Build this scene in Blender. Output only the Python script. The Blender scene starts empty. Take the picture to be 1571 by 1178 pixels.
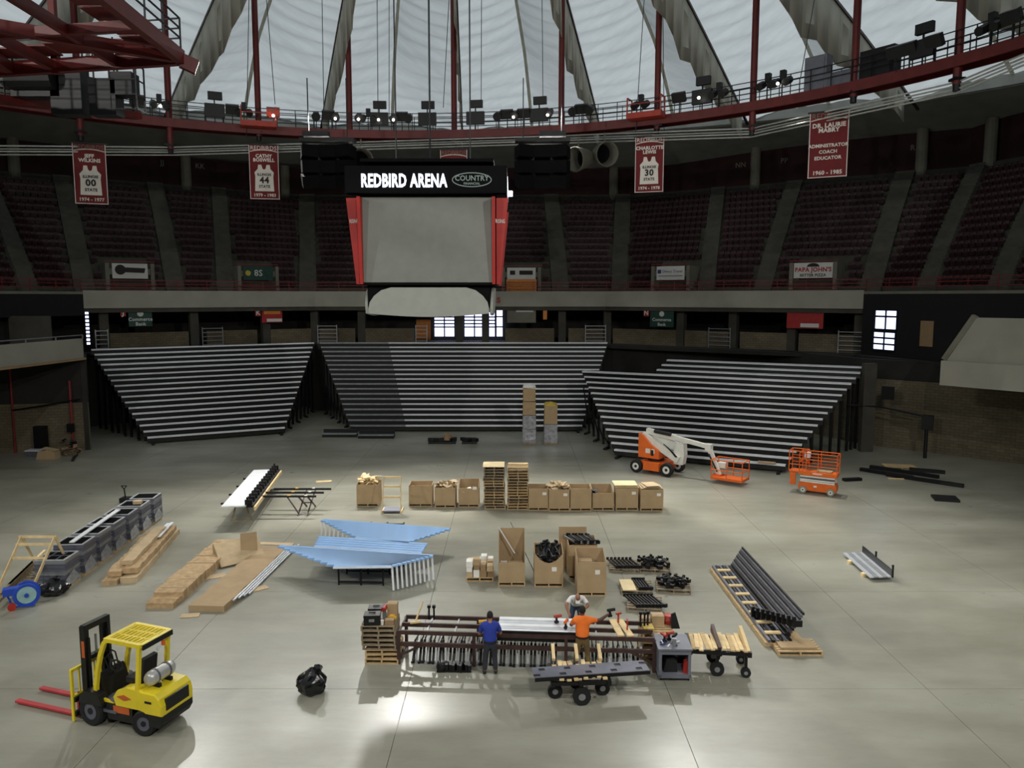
import bpy, math, random
from mathutils import Vector, Matrix
rnd = random.Random(11)
S = bpy.context.scene
COL = S.collection
PI = math.pi
sin, cos, rad = math.sin, math.cos, math.radians

# ------------------------------------------------------------------ camera, world, daylight, exposure
CAM_H, FOC, PITCH = 10.8, 1200.0, math.atan(134 / 1200.0)
cd = bpy.data.cameras.new('camera'); cam = bpy.data.objects.new('camera', cd); COL.objects.link(cam)
cam.location = (0, 0, CAM_H); cam.rotation_euler = (PI / 2 - PITCH, 0, 0)
cd.sensor_fit = 'HORIZONTAL'; cd.sensor_width = 36.0; cd.lens = 36.0 * FOC / 1571.0
cd.clip_start = 0.1; cd.clip_end = 400
S.camera = cam
W = bpy.data.worlds.new('world'); S.world = W; W.use_nodes = True
W.node_tree.nodes['Background'].inputs[0].default_value = (0.62, 0.72, 0.9, 1)
W.node_tree.nodes['Background'].inputs[1].default_value = 0.1
sl = bpy.data.lights.new('daylight', 'SUN'); sun = bpy.data.objects.new('daylight', sl); COL.objects.link(sun)
sl.energy = 3.1; sl.angle = rad(8); sl.color = (0.93, 0.97, 1.0)
sun.rotation_euler = (rad(-42), rad(-18), 0); sun.location = (0, 30, 80)
S.view_settings.view_transform = 'Standard'; S.view_settings.look = 'None'
S.view_settings.gamma = 1.0; S.view_settings.use_curve_mapping = False
S.view_settings.exposure = 0.0
S.cycles.use_denoising = True
FLOOD_W = 10600.0

FWD = Vector((0, cos(PITCH), -sin(PITCH))); UP = Vector((0, sin(PITCH), cos(PITCH)))
def G(px, py, h=0.0):
    """where the line of sight through a spot of the photograph meets the level h"""
    d = FWD + Vector(((px - 785.5) / FOC, 0, 0)) - UP * ((py - 589.0) / FOC)
    t = (h - CAM_H) / d.z
    return Vector((d.x * t, d.y * t, h))
def PD(px, py, Y):
    d = FWD + Vector(((px - 785.5) / FOC, 0, 0)) - UP * ((py - 589.0) / FOC)
    t = Y / d.y
    return Vector((d.x * t, Y, CAM_H + d.z * t))

# ------------------------------------------------------------------ materials
def lin(c):
    return tuple(((x / 255.0) / 12.92 if x <= 10 else (((x / 255.0) + 0.055) / 1.055) ** 2.4) for x in c) + (1.0,)
MATS = {}
def mat(name, c, rough=0.6, metal=0.0, var=0.18, scale=3.0, bump=0.0, emit=0.0, spec=0.5, detail=4.0, stretch=None):
    m = bpy.data.materials.new(name); m.use_nodes = True
    nt = m.node_tree; N = nt.nodes; L = nt.links; b = N['Principled BSDF']
    base = lin(c)
    b.inputs['Roughness'].default_value = rough; b.inputs['Metallic'].default_value = metal
    b.inputs['Specular IOR Level'].default_value = spec
    tc = N.new('ShaderNodeTexCoord'); nz = N.new('ShaderNodeTexNoise')
    nz.inputs['Scale'].default_value = scale; nz.inputs['Detail'].default_value = detail
    if stretch:
        mp = N.new('ShaderNodeMapping'); mp.inputs['Scale'].default_value = stretch
        L.new(tc.outputs['Object'], mp.inputs[0]); L.new(mp.outputs[0], nz.inputs['Vector'])
    else:
        L.new(tc.outputs['Object'], nz.inputs['Vector'])
    rp = N.new('ShaderNodeValToRGB')
    rp.color_ramp.elements[0].position = 0.3; rp.color_ramp.elements[1].position = 0.7
    rp.color_ramp.elements[0].color = tuple(x * (1 - var) for x in base[:3]) + (1,)
    rp.color_ramp.elements[1].color = tuple(min(1, x * (1 + var)) for x in base[:3]) + (1,)
    L.new(nz.outputs['Fac'], rp.inputs[0]); L.new(rp.outputs[0], b.inputs['Base Color'])
    if bump:
        bp = N.new('ShaderNodeBump'); bp.inputs['Strength'].default_value = bump; bp.inputs['Distance'].default_value = 0.05
        L.new(nz.outputs['Fac'], bp.inputs['Height']); L.new(bp.outputs[0], b.inputs['Normal'])
    if emit:
        b.inputs['Emission Color'].default_value = base; b.inputs['Emission Strength'].default_value = emit
    MATS[name] = m
    return m
mat('steel_black', (22, 22, 24), 0.45, 0.3); mat('paint_black', (16, 16, 17), 0.5); mat('rubber', (20, 20, 21), 0.8)
mat('aluminium', (205, 208, 212), 0.38, 0.55, 0.08); mat('alu_white', (232, 234, 236), 0.4, 0.0, 0.06)
mat('alu_dull', (150, 153, 156), 0.45, 0.5, 0.15)
mat('blue_film', (134, 176, 224), 0.35, 0.0, 0.10, 1.2); mat('steel_brown', (70, 50, 46), 0.55, 0.2, 0.3)
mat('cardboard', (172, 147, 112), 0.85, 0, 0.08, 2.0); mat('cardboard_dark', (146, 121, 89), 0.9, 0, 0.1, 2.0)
mat('cardboard_pale', (190, 167, 132), 0.85, 0, 0.12, 3.0)
mat('pallet_wood', (190, 163, 120), 0.8, 0, 0.25, 5.0, stretch=(1, 6, 6)); mat('pallet_grey', (140, 125, 102), 0.85, 0, 0.3, 4.0)
mat('pine', (222, 196, 146), 0.7, 0, 0.12, 4.0); mat('plywood', (226, 204, 158), 0.7, 0, 0.08, 2.0)
mat('cardboard_crumpled', (180, 152, 114), 0.9, 0, 0.22, 5.0, 0.9); mat('paper_white', (232, 230, 222), 0.8, 0, 0.04); mat('grey_paint', (112, 114, 124), 0.5, 0.1, 0.1)
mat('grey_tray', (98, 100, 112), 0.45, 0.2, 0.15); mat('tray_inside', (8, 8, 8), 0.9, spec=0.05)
mat('yellow', (228, 206, 44), 0.4, 0, 0.06); mat('fork_red', (176, 52, 56), 0.5, 0, 0.15)
mat('orange', (226, 104, 30), 0.42, 0, 0.08); mat('lift_white', (226, 226, 218), 0.45, 0, 0.05)
mat('decal_orange', (190, 92, 40), 0.5, 0, 0.1); mat('tank', (196, 196, 192), 0.35, 0.4, 0.08)
mat('blue_reel', (34, 72, 178), 0.45, 0, 0.1); mat('hose', (150, 190, 190), 0.5); mat('red_plastic', (178, 46, 34), 0.5)
mat('bag_black', (14, 14, 16), 0.25, 0, 0.1, 6, 0.4, spec=0.6)
mat('steel_red', (98, 27, 23), 0.5, 0, 0.2, 2.0); mat('steel_orange', (168, 52, 34), 0.5, 0, 0.15)
mat('rail_red', (120, 34, 34), 0.55, 0, 0.15)
mat('cable', (178, 180, 178), 0.35, 0.5, 0.1); mat('thin_cable', (60, 62, 62), 0.5, 0.3)
mat('concrete', (116, 114, 102), 0.85, 0, 0.15, 0.8); mat('concrete_step', (70, 68, 60), 0.9, 0, 0.2, 1.2)
mat('concrete_pale', (150, 148, 136), 0.85, 0, 0.08, 0.6); mat('soffit', (146, 148, 143), 0.9, 0, 0.15, 0.5)
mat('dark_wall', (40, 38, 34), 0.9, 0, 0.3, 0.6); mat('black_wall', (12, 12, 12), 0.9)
mat('aisle', (80, 78, 70), 0.9, 0, 0.2, 1.2); mat('maroon_dark', (44, 14, 16), 0.85, 0, 0.3, 0.7)
mat('seat_red', (48, 15, 19), 0.6, 0, 0.2, 4); mat('seat_cap', (120, 118, 124), 0.4, 0.2)
mat('banner_red', (106, 23, 27), 0.8, 0, 0.1); mat('banner_white', (222, 216, 208), 0.8, 0, 0.04)
mat('banner_ink', (40, 34, 32), 0.8, 0, 0.05)
mat('score_black', (7, 7, 9), 0.8, spec=0.15); mat('screen_grey', (128, 130, 123), 0.7, 0, 0.05, 3)
mat('score_white', (160, 162, 154), 0.7, 0, 0.05); mat('score_red', (172, 38, 30), 0.55, 0, 0.1)
mat('led_white', (232, 238, 255), 0.5, emit=3.2, var=0); mat('led_dim', (120, 134, 128), 0.5, emit=0.22, var=0)
mat('window_glow', (206, 214, 255), 0.5, emit=2.3, var=0.02); mat('lamp_glow', (255, 250, 238), 0.5, emit=7, var=0)
mat('horn_grey', (88, 86, 76), 0.7, 0, 0.1); mat('sign_white', (205, 205, 200), 0.7, 0, 0.04)
mat('sign_green', (22, 62, 52), 0.6); mat('sign_red', (160, 34, 32), 0.6); mat('sign_yellow', (196, 168, 60), 0.6)
mat('shutter_orange', (206, 128, 50), 0.6, 0, 0.1); mat('ink_blue', (50, 60, 110), 0.6)
mat('skin_tan', (150, 104, 80), 0.55, 0, 0.06); mat('skin_dark', (84, 56, 42), 0.55, 0, 0.06); mat('hair', (26, 21, 18), 0.8)
mat('shirt_blue', (38, 58, 150), 0.85, 0, 0.12, 5); mat('shirt_orange', (238, 118, 40), 0.85, 0, 0.08, 5)
mat('shirt_white', (222, 222, 220), 0.85, 0, 0.05, 5); mat('jeans_dark', (44, 46, 52), 0.85, 0, 0.15, 6)
mat('khaki', (112, 92, 58), 0.85, 0, 0.12, 6); mat('jeans_blue', (52, 66, 94), 0.85); mat('boot', (30, 27, 25), 0.6)
mat('tool_red', (168, 52, 38), 0.5); mat('tool_yellow', (222, 170, 40), 0.5); mat('plastic_wrap', (160, 162, 168), 0.25, 0.3, 0.3, 5, 0.3)
mat('beige_wall', (168, 158, 132), 0.85, 0, 0.08)

def concrete_floor():
    m = mat('floor_concrete', (152, 151, 138), 0.3, 0, 0.12, 0.35, 0.0, spec=0.5, detail=8)
    nt = m.node_tree; N = nt.nodes; L = nt.links; b = N['Principled BSDF']
    geo = N.new('ShaderNodeNewGeometry')
    old = next(n for n in N if n.type == 'VALTORGB'); nz = next(n for n in N if n.type == 'TEX_NOISE')
    L.new(geo.outputs['Position'], nz.inputs['Vector'])
    n2 = N.new('ShaderNodeTexNoise'); n2.inputs['Scale'].default_value = 0.22; n2.inputs['Detail'].default_value = 9
    n2.inputs['Roughness'].default_value = 0.68
    mp = N.new('ShaderNodeMapping'); mp.inputs['Scale'].default_value = (0.55, 1.5, 1); mp.inputs['Rotation'].default_value = (0, 0, 0.3)
    L.new(geo.outputs['Position'], mp.inputs[0]); L.new(mp.outputs[0], n2.inputs['Vector'])
    r2 = N.new('ShaderNodeValToRGB')
    r2.color_ramp.elements[0].position = 0.36; r2.color_ramp.elements[0].color = (0.76, 0.74, 0.69, 1)
    r2.color_ramp.elements[1].position = 0.62; r2.color_ramp.elements[1].color = (1.04, 1.04, 1.03, 1)
    mx = N.new('ShaderNodeMixRGB'); mx.blend_type = 'MULTIPLY'; mx.inputs[0].default_value = 1
    L.new(n2.outputs['Fac'], r2.inputs[0]); L.new(old.outputs[0], mx.inputs[1]); L.new(r2.outputs[0], mx.inputs[2])
    L.new(mx.outputs[0], b.inputs['Base Color'])
    mr = N.new('ShaderNodeMapRange'); mr.inputs['To Min'].default_value = 0.42; mr.inputs['To Max'].default_value = 0.2
    L.new(n2.outputs['Fac'], mr.inputs['Value']); L.new(mr.outputs[0], b.inputs['Roughness'])
    return m
concrete_floor()

def block_wall():
    m = mat('block_wall', (112, 102, 82), 0.9, 0, 0.2, 0.5)
    nt = m.node_tree; N = nt.nodes; L = nt.links; b = N['Principled BSDF']
    old = next(n for n in N if n.type == 'VALTORGB')
    geo = N.new('ShaderNodeNewGeometry'); sp = N.new('ShaderNodeSeparateXYZ'); cb = N.new('ShaderNodeCombineXYZ')
    L.new(geo.outputs['Position'], sp.inputs[0]); L.new(sp.outputs[0], cb.inputs[0]); L.new(sp.outputs[2], cb.inputs[1])
    br = N.new('ShaderNodeTexBrick'); br.inputs['Scale'].default_value = 1.0
    br.inputs['Brick Width'].default_value = 0.4; br.inputs['Row Height'].default_value = 0.2; br.inputs['Mortar Size'].default_value = 0.012
    br.inputs['Color1'].default_value = (1, 1, 1, 1); br.inputs['Color2'].default_value = (0.8, 0.8, 0.78, 1); br.inputs['Mortar'].default_value = (0.5, 0.5, 0.48, 1)
    L.new(cb.outputs[0], br.inputs['Vector'])
    mx = N.new('ShaderNodeMixRGB'); mx.blend_type = 'MULTIPLY'; mx.inputs[0].default_value = 1
    L.new(old.outputs[0], mx.inputs[1]); L.new(br.outputs['Color'], mx.inputs[2]); L.new(mx.outputs[0], b.inputs['Base Color'])
block_wall()

def fabric(name, c, transl, bump):
    m = bpy.data.materials.new(name); m.use_nodes = True
    nt = m.node_tree; N = nt.nodes; L = nt.links; N.remove(N['Principled BSDF'])
    out = next(n for n in N if n.type == 'OUTPUT_MATERIAL')
    tc = N.new('ShaderNodeTexCoord'); nz = N.new('ShaderNodeTexNoise')
    mp = N.new('ShaderNodeMapping'); mp.inputs['Scale'].default_value = (0.25, 1.3, 0.6); mp.inputs['Rotation'].default_value = (0, 0, 0.5)
    L.new(tc.outputs['Object'], mp.inputs[0]); L.new(mp.outputs[0], nz.inputs['Vector'])
    nz.inputs['Scale'].default_value = 1.0; nz.inputs['Detail'].default_value = 5
    rp = N.new('ShaderNodeValToRGB'); base = lin(c)
    rp.color_ramp.elements[0].position = 0.35; rp.color_ramp.elements[0].color = tuple(x * 0.9 for x in base[:3]) + (1,)
    rp.color_ramp.elements[1].position = 0.65; rp.color_ramp.elements[1].color = base
    L.new(nz.outputs['Fac'], rp.inputs[0])
    bp = N.new('ShaderNodeBump'); bp.inputs['Strength'].default_value = bump; bp.inputs['Distance'].default_value = 0.4
    L.new(nz.outputs['Fac'], bp.inputs['Height'])
    d = N.new('ShaderNodeBsdfDiffuse'); t = N.new('ShaderNodeBsdfTranslucent'); mx = N.new('ShaderNodeMixShader')
    mx.inputs[0].default_value = transl
    for s in (d, t):
        L.new(rp.outputs[0], s.inputs['Color']); L.new(bp.outputs[0], s.inputs['Normal'])
    L.new(d.outputs[0], mx.inputs[1]); L.new(t.outputs[0], mx.inputs[2]); L.new(mx.outputs[0], out.inputs['Surface'])
    MATS[name] = m
fabric('roof_fabric', (222, 228, 228), 0.6, 0.12)
fabric('liner_fabric', (226, 223, 212), 0.5, 0.15)

# ------------------------------------------------------------------ mesh helpers
class MB:
    def __init__(s): s.v = []; s.f = []
    def add(s, vs, fs):
        o = len(s.v); s.v += [tuple(v) for v in vs]; s.f += [tuple(i + o for i in f) for f in fs]; return s
    def box(s, c, d, M=None):
        x, y, z = d[0] / 2, d[1] / 2, d[2] / 2
        vs = [Vector((a * x, b * y, e * z)) for a in (-1, 1) for b in (-1, 1) for e in (-1, 1)]
        if M is not None: vs = [M @ v for v in vs]
        return s.add([v + Vector(c) for v in vs], [(0, 1, 3, 2), (4, 6, 7, 5), (0, 4, 5, 1), (2, 3, 7, 6), (0, 2, 6, 4), (1, 5, 7, 3)])
    def b2(s, a, b):
        return s.box([(a[i] + b[i]) / 2 for i in range(3)], [abs(b[i] - a[i]) for i in range(3)])
    def frame(s, p, q):
        p, q = Vector(p), Vector(q); d = (q - p).normalized()
        u = Vector((0, 0, 1)) if abs(d.z) < 0.95 else Vector((0, 1, 0))
        a = d.cross(u).normalized(); return p, q, a, a.cross(d).normalized()
    def bar(s, p, q, w, h=None):
        h = w if h is None else h
        p, q, a, b = s.frame(p, q)
        vs = [e + a * (i * w / 2) + b * (j * h / 2) for e in (p, q) for i, j in ((-1, -1), (1, -1), (1, 1), (-1, 1))]
        return s.add(vs, [(0, 1, 2, 3), (7, 6, 5, 4), (0, 4, 5, 1), (1, 5, 6, 2), (2, 6, 7, 3), (3, 7, 4, 0)])
    def cyl(s, p, q, r, n=8, r2=None):
        r2 = r if r2 is None else r2
        p, q, a, b = s.frame(p, q)
        vs = [e + (a * cos(2 * PI * i / n) + b * sin(2 * PI * i / n)) * rr for e, rr in ((p, r), (q, r2)) for i in range(n)]
        fs = [(i, (i + 1) % n, n + (i + 1) % n, n + i) for i in range(n)]
        return s.add(vs, fs + [tuple(range(n - 1, -1, -1)), tuple(range(n, 2 * n))])
    def path(s, pts, r, n=6):
        for a, b in zip(pts, pts[1:]): s.cyl(a, b, r, n)
        return s
    def prism(s, pts, t, M=None):
        """polygon in the xz plane given thickness t along y"""
        n = len(pts); vs = [Vector((x, y, z)) for y in (-t / 2, t / 2) for x, z in pts]
        if M is not None: vs = [M @ v for v in vs]
        return s.add(vs, [tuple(range(n)), tuple(range(2 * n - 1, n - 1, -1))] + [(i, n + i, n + (i + 1) % n, (i + 1) % n) for i in range(n)])
    def lathe(s, prof, n=16, M=None):
        k = len(prof); vs = [Vector((r * cos(2 * PI * j / n), r * sin(2 * PI * j / n), z)) for j in range(n) for r, z in prof]
        if M is not None: vs = [M @ v for v in vs]
        return s.add(vs, [(j * k + i, ((j + 1) % n) * k + i, ((j + 1) % n) * k + i + 1, j * k + i + 1) for j in range(n) for i in range(k - 1)])
    def sheet(s, a, b, c, d, t=0.02):
        a, b, c, d = map(Vector, (a, b, c, d)); n = (b - a).cross(d - a).normalized() * t
        return s.add([a, b, c, d, a + n, b + n, c + n, d + n], [(3, 2, 1, 0), (4, 5, 6, 7), (0, 1, 5, 4), (1, 2, 6, 5), (2, 3, 7, 6), (3, 0, 4, 7)])
    def mesh(s, m, smooth=False):
        me = bpy.data.meshes.new('m'); me.from_pydata(s.v, [], s.f)
        me.materials.append(MATS[m]); me.update()
        if smooth: me.polygons.foreach_set('use_smooth', [True] * len(me.polygons))
        return me
    def ob(s, name, m, parent=None, loc=None, smooth=False):
        return put(name, s.mesh(m, smooth), parent, loc)
def put(name, me, parent=None, loc=None, rz=0.0):
    o = bpy.data.objects.new(name, me); COL.objects.link(o); me.name = name
    if parent is not None: o.parent = parent
    if loc is not None: o.location = loc
    if rz: o.rotation_euler = (0, 0, rz)
    return o
def tag(o, label, cat, group=None):
    o['label'] = label; o['category'] = cat
    if group: o['group'] = group
    return o
def thing(name, label, cat, loc=(0, 0, 0), rz=0.0, group=None):
    o = bpy.data.objects.new(name, None); COL.objects.link(o); o.empty_display_size = 0.2
    o.location = loc; o.rotation_euler = (0, 0, rz)
    return tag(o, label, cat, group)
def struct(o, label=None):
    o['kind'] = 'structure'
    if label: o['label'] = label
    return o
def stuff(o, label=None, cat=None):
    o['kind'] = 'stuff'
    if label: o['label'] = label
    if cat: o['category'] = cat
    return o
def setting(name, label=None):
    o = bpy.data.objects.new(name, None); COL.objects.link(o); return struct(o, label)
def copy_tree(o, parent=None):
    c = o.copy(); COL.objects.link(c); c.parent = parent
    for ch in list(o.children): copy_tree(ch, c)
    return c
_tc = {}
def text(name, body, size, m, parent, M, bold=0.0, ext=0.004, sx=1.0):
    """flat lettering, centred, in the xz plane of M, read from -y"""
    key = (body, size, bold, ext, sx)
    if key not in _tc:
        cu = bpy.data.curves.new('lettering', 'FONT'); cu.body = body; cu.size = size; cu.align_x = 'CENTER'; cu.align_y = 'CENTER'
        cu.offset = bold; cu.extrude = ext; cu.resolution_u = 2; cu.space_character = 1.0 + bold * 4
        t = bpy.data.objects.new('lettering', cu); COL.objects.link(t)
        dg = bpy.context.evaluated_depsgraph_get(); me = bpy.data.meshes.new_from_object(t.evaluated_get(dg))
        bpy.data.objects.remove(t); bpy.data.curves.remove(cu)
        me.transform(Matrix.Rotation(PI / 2, 4, 'X') @ Matrix.Diagonal((sx, 1, 1, 1)))
        _tc[key] = me
    me = _tc[key].copy(); me.materials.clear(); me.materials.append(MATS[m])
    o = put(name, me, parent); o.location = M.to_translation(); o.rotation_euler = M.to_euler()
    return o
ORD = ['first', 'second', 'third', 'fourth', 'fifth', 'sixth', 'seventh', 'eighth', 'ninth', 'tenth', 'eleventh', 'twelfth', 'thirteenth', 'fourteenth',
       'fifteenth', 'sixteenth', 'seventeenth', 'eighteenth', 'nineteenth', 'twentieth']
def nth(i):
    if i < 20: return ORD[i]
    t = {2: 'twenty', 3: 'thirty', 4: 'forty', 5: 'fifty', 6: 'sixty', 7: 'seventy'}[(i + 1) // 10]; k = (i + 1) % 10
    return t + '-' + ORD[k - 1] if k else {2: 'twentieth', 3: 'thirtieth', 4: 'fortieth', 5: 'fiftieth', 6: 'sixtieth', 7: 'seventieth'}[(i + 1) // 10]
def T(x, y, z, rz=0.0): return Matrix.Translation((x, y, z)) @ Matrix.Rotation(rz, 4, 'Z')
# ------------------------------------------------------------------ floor slabs
FX, FY, SL = -2.9, 20.6, 7.2
floor = MB().b2((-60, -30, -0.4), (60, 95, -0.02)).ob('floor', 'concrete_step'); struct(floor, 'polished grey concrete arena floor with saw-cut joints')
slab_me = MB().box((0, 0, -0.01), (SL - 0.014, SL - 0.014, 0.02)).mesh('floor_concrete')
for i in range(-6, 6):
    for j in range(-2, 8):
        put('floor_slab', slab_me, floor, (FX + (i + 0.5) * SL, FY + (j + 0.5) * SL, 0))

# ------------------------------------------------------------------ bowl outline
V = [Vector(p) for p in ((-42.4, 39.6), (-34.7, 63.4), (-18.8, 75), (9, 75), (27.6, 61.4), (35.5, 37.6), (30, 5), (12, -9), (-18, -9), (-38, 8))]
NV = len(V)
def nrm(i):
    d = (V[(i + 1) % NV] - V[i % NV]).normalized(); return Vector((-d.y, d.x))
def off(i, d):
    a, b = nrm((i - 1) % NV), nrm(i % NV); m = (a + b).normalized()
    return V[i % NV] + m * (d / max(0.3, m.dot(b)))
def hit(px, d=0.0):
    """where the sight line over a column of the photograph crosses the bowl outline moved out by d; also the facet number"""
    k = (px - 785.5) / FOC
    for i in range(5):
        a, b = off(i, d), off(i + 1, d); e = b - a; den = e.x - k * e.y
        if abs(den) < 1e-9: continue
        t = (k * a.y - a.x) / den
        if 0 <= t <= 1 and (a + e * t).y > 0: return a + e * t, i
    return None, None
def zat(py, p):      # height seen at row py above plan point p
    dist = p.y; return PD(785.5, py, dist).z
def rzf(i):          # turn so that local -y looks into the bowl from facet i
    n = nrm(i); return math.atan2(-n.x, n.y)

# lower block walls round the floor
Wl = [(-46, 51.6), (-36.0, 53.3), (-29.9, 54.6), (-35.3, 64.8), (-20.2, 76.6), (-18.9, 73.9), (9.4, 73.9), (21.5, 67), (25.7, 56.9), (30.6, 52.3), (40, 43.5)]
def wallseg(name, a, b, z0, z1, m, t=0.3):
    a, b = Vector(a), Vector(b); n = Vector((-(b - a).y, (b - a).x)).normalized() * t
    return struct(MB().add([(a.x, a.y, z0), (b.x, b.y, z0), (b.x + n.x, b.y + n.y, z0), (a.x + n.x, a.y + n.y, z0), (a.x, a.y, z1), (b.x, b.y, z1), (b.x + n.x, b.y + n.y, z1), (a.x + n.x, a.y + n.y, z1)],
        [(0, 1, 2, 3), (7, 6, 5, 4), (0, 4, 5, 1), (1, 5, 6, 2), (2, 6, 7, 3), (3, 7, 4, 0)]).ob(name, m))
names = ['wall_corridor', 'wall_left', 'wall_left_return', 'wall_behind_left_bleacher', 'wall_jog', 'wall_back', 'wall_behind_right_bleacher', 'wall_right_return', 'wall_right', 'wall_far_right']
for i, nm in enumerate(names):
    if i in (0, 1): top = 6.5 if i == 0 else 3.4
    else: top = 4.9 if i >= 7 else 6.25
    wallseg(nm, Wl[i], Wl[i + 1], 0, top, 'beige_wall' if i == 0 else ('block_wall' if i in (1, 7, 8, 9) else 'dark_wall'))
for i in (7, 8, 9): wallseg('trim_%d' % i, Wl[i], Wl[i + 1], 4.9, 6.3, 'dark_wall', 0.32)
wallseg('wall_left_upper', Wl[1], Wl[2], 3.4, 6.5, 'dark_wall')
# wall pier and pipes on the right block wall
for px, w, nm in ((1325, 0.85, 'wall_pier'),):
    g = G(px, 691); struct(MB().box((g.x, g.y - 0.25, 3.1), (w, 0.5, 6.2)).ob(nm, 'concrete_step'))
# facets: tier, concourse, fascia
ROWS, RUN, RISE, D0, Z0 = 17, 0.8, 0.66, 1.5, 10.9
AISLE = [(55, -15, 1.5), (137, 108, 1.5), (275, 247, 1.5), (349, 344, 1.5), (473, 478, 1.7), (595, 600, 1.6), (715, 708, 1.6), (861, 843, 1.6), (950, 952, 1.7), (1081, 1097, 1.5), (1163, 1214, 1.5), (1327, 1378, 1.6), (1410, 1490, 1.6), (1520, 1610, 1.6)]
DEND = D0 + ROWS * RUN
def aisle_at(j, d):
    x0, x1, w = AISLE[j]; p, i = hit(x0 + (x1 - x0) * max(0, d) / DEND, d); return p, i, w / 2
VOM = [(210, 'sign'), (407, 'sign'), (800, 'sign'), (1017, 'sign'), (1236, 'sign')]
VO = []
for px, _ in VOM:
    p, i = hit(px); VO.append((p, i))
def P3(p, z): return (p.x, p.y, z)
for i in range(5):
    mb = MB()
    for k in range(ROWS + 1):
        d0 = D0 + (k - 1) * RUN if k else -0.05; d1 = D0 + k * RUN; z = Z0 + k * RISE; zl = z - RISE if k else 9.5
        a0, b0, a1, b1 = off(i, d0), off(i + 1, d0), off(i, d1), off(i + 1, d1)
        mb.add([P3(a0, z), P3(b0, z), P3(b1, z), P3(a1, z), P3(a0, zl), P3(b0, zl)], [(0, 1, 2, 3), (4, 5, 1, 0)])
    struct(mb.ob('floor_upper_tier', 'concrete_step'), 'stepped concrete of the upper seating tier')
    # back wall above the last row
    a, b = off(i, D0 + ROWS * RUN), off(i + 1, D0 + ROWS * RUN)
    zt = Z0 + ROWS * RISE
    wallseg('wall_upper', a, b, zt - 0.2, 25.8, 'maroon_dark')
    # fascia, concourse floor, its back wall and soffit
    a, b = off(i, -0.3), off(i + 1, -0.3)
    if i in (0, 4):
        if i == 4: wallseg('wall_portal', a, b, 6.2, 11.0, 'black_wall', 0.25)
        else: wallseg('wall_portal', a, b, 9.3, 11.0, 'black_wall', 0.25)
        wallseg('trim_cap', a, b, 11.0, 11.2, 'concrete', 0.25)
    else: wallseg('wall_fascia', a, b, 9.86, 11.3, 'concrete_pale', 0.25)
    din = {0: 0.5, 1: 0.5, 2: -3.2, 3: -1.5, 4: -1.0}[i]
    q = [off(i, din), off(i + 1, din), off(i + 1, 7.2), off(i, 7.2)]
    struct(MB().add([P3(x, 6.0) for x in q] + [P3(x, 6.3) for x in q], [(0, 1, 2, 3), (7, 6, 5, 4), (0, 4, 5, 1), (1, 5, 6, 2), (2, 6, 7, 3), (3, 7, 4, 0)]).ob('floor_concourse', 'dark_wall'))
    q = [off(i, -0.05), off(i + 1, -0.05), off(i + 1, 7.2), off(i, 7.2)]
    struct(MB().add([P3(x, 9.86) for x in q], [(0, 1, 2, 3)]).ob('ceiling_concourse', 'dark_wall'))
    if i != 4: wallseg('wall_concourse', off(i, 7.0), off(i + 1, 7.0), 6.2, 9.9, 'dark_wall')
for i in range(5, 10): wallseg('wall_near', off(i, 0), off(i + 1, 0), 0, 26.0, 'dark_wall')
# enclosing outer wall
mb = MB(); CX, CY = -2.5, 28.0
for j in range(48):
    t0, t1 = 2 * PI * j / 48, 2 * PI * (j + 1) / 48
    p = [(CX + 68 * sin(t), CY + 68 * cos(t), z) for t in (t0, t1) for z in (0, 29)]
    mb.add(p, [(0, 1, 3, 2)])
struct(mb.ob('wall_outer', 'dark_wall'))

# aisles: pale stair flights between the seat blocks
for j in range(len(AISLE)):
    mb = MB()
    for k in range(ROWS * 2):
        d0 = D0 + k * RUN / 2 - RUN; z = Z0 + (k + 1) * RISE / 2 + 0.03
        c, i, hw = aisle_at(j, d0 + RUN / 4)
        if c is None: continue
        M = Matrix.Rotation(rzf(i), 3, 'Z')
        mb.box((c.x, c.y, z - 0.17), (hw * 2, RUN / 2 + 0.01, 0.34), M)
    o = mb.ob('floor_aisle_stairs', 'aisle'); struct(o, 'concrete stair aisle in the upper tier, %s from the left' % nth(j))

# ------------------------------------------------------------------ upper tier seats
smb = MB().box((0, 0.02, 0.52), (0.47, 0.07, 0.5), Matrix.Rotation(-0.15, 3, 'X')).box((0, -0.14, 0.36), (0.44, 0.12, 0.3), Matrix.Rotation(0.25, 3, 'X')).box((0, -0.05, 0.12), (0.06, 0.1, 0.25))
cap = MB().box((0.24, -0.1, 0.63), (0.06, 0.14, 0.05))
def seat_mesh():
    me = bpy.data.meshes.new('upper_tier_seat'); n = len(smb.v)
    me.from_pydata(smb.v + cap.v, [], smb.f + [tuple(x + n for x in f) for f in cap.f])
    me.materials.append(MATS['seat_red']); me.materials.append(MATS['seat_cap'])
    for q in me.polygons: q.material_index = 1 if q.index >= len(smb.f) else 0
    return me
SEATS = []
for i in range(5):
    n = nrm(i); t = Vector((n.y, -n.x)); r = rzf(i)
    for k in range(ROWS):
        d = D0 + k * RUN + 0.42 - RUN
        a, b = off(i, d), off(i + 1, d); L = (b - a).length; ns = int(L / 0.56); z = Z0 + k * RISE
        if k in (0, ROWS - 1): continue
        AI = [x for x in (aisle_at(j, d) for j in range(len(AISLE))) if x[0] is not None]
        for q in range(ns):
            p = a + (b - a) * ((q + 0.5) / ns)
            if any((p - ap).length < hw + 0.28 for ap, ii, hw in AI): continue
            if k < 5 and any(ii == i and abs((p - vp).dot(t)) < 2.2 for vp, ii in VO): continue
            if abs(p.x) > 0.72 * p.y: continue
            SEATS.append((p.x, p.y, z, r))
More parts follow.
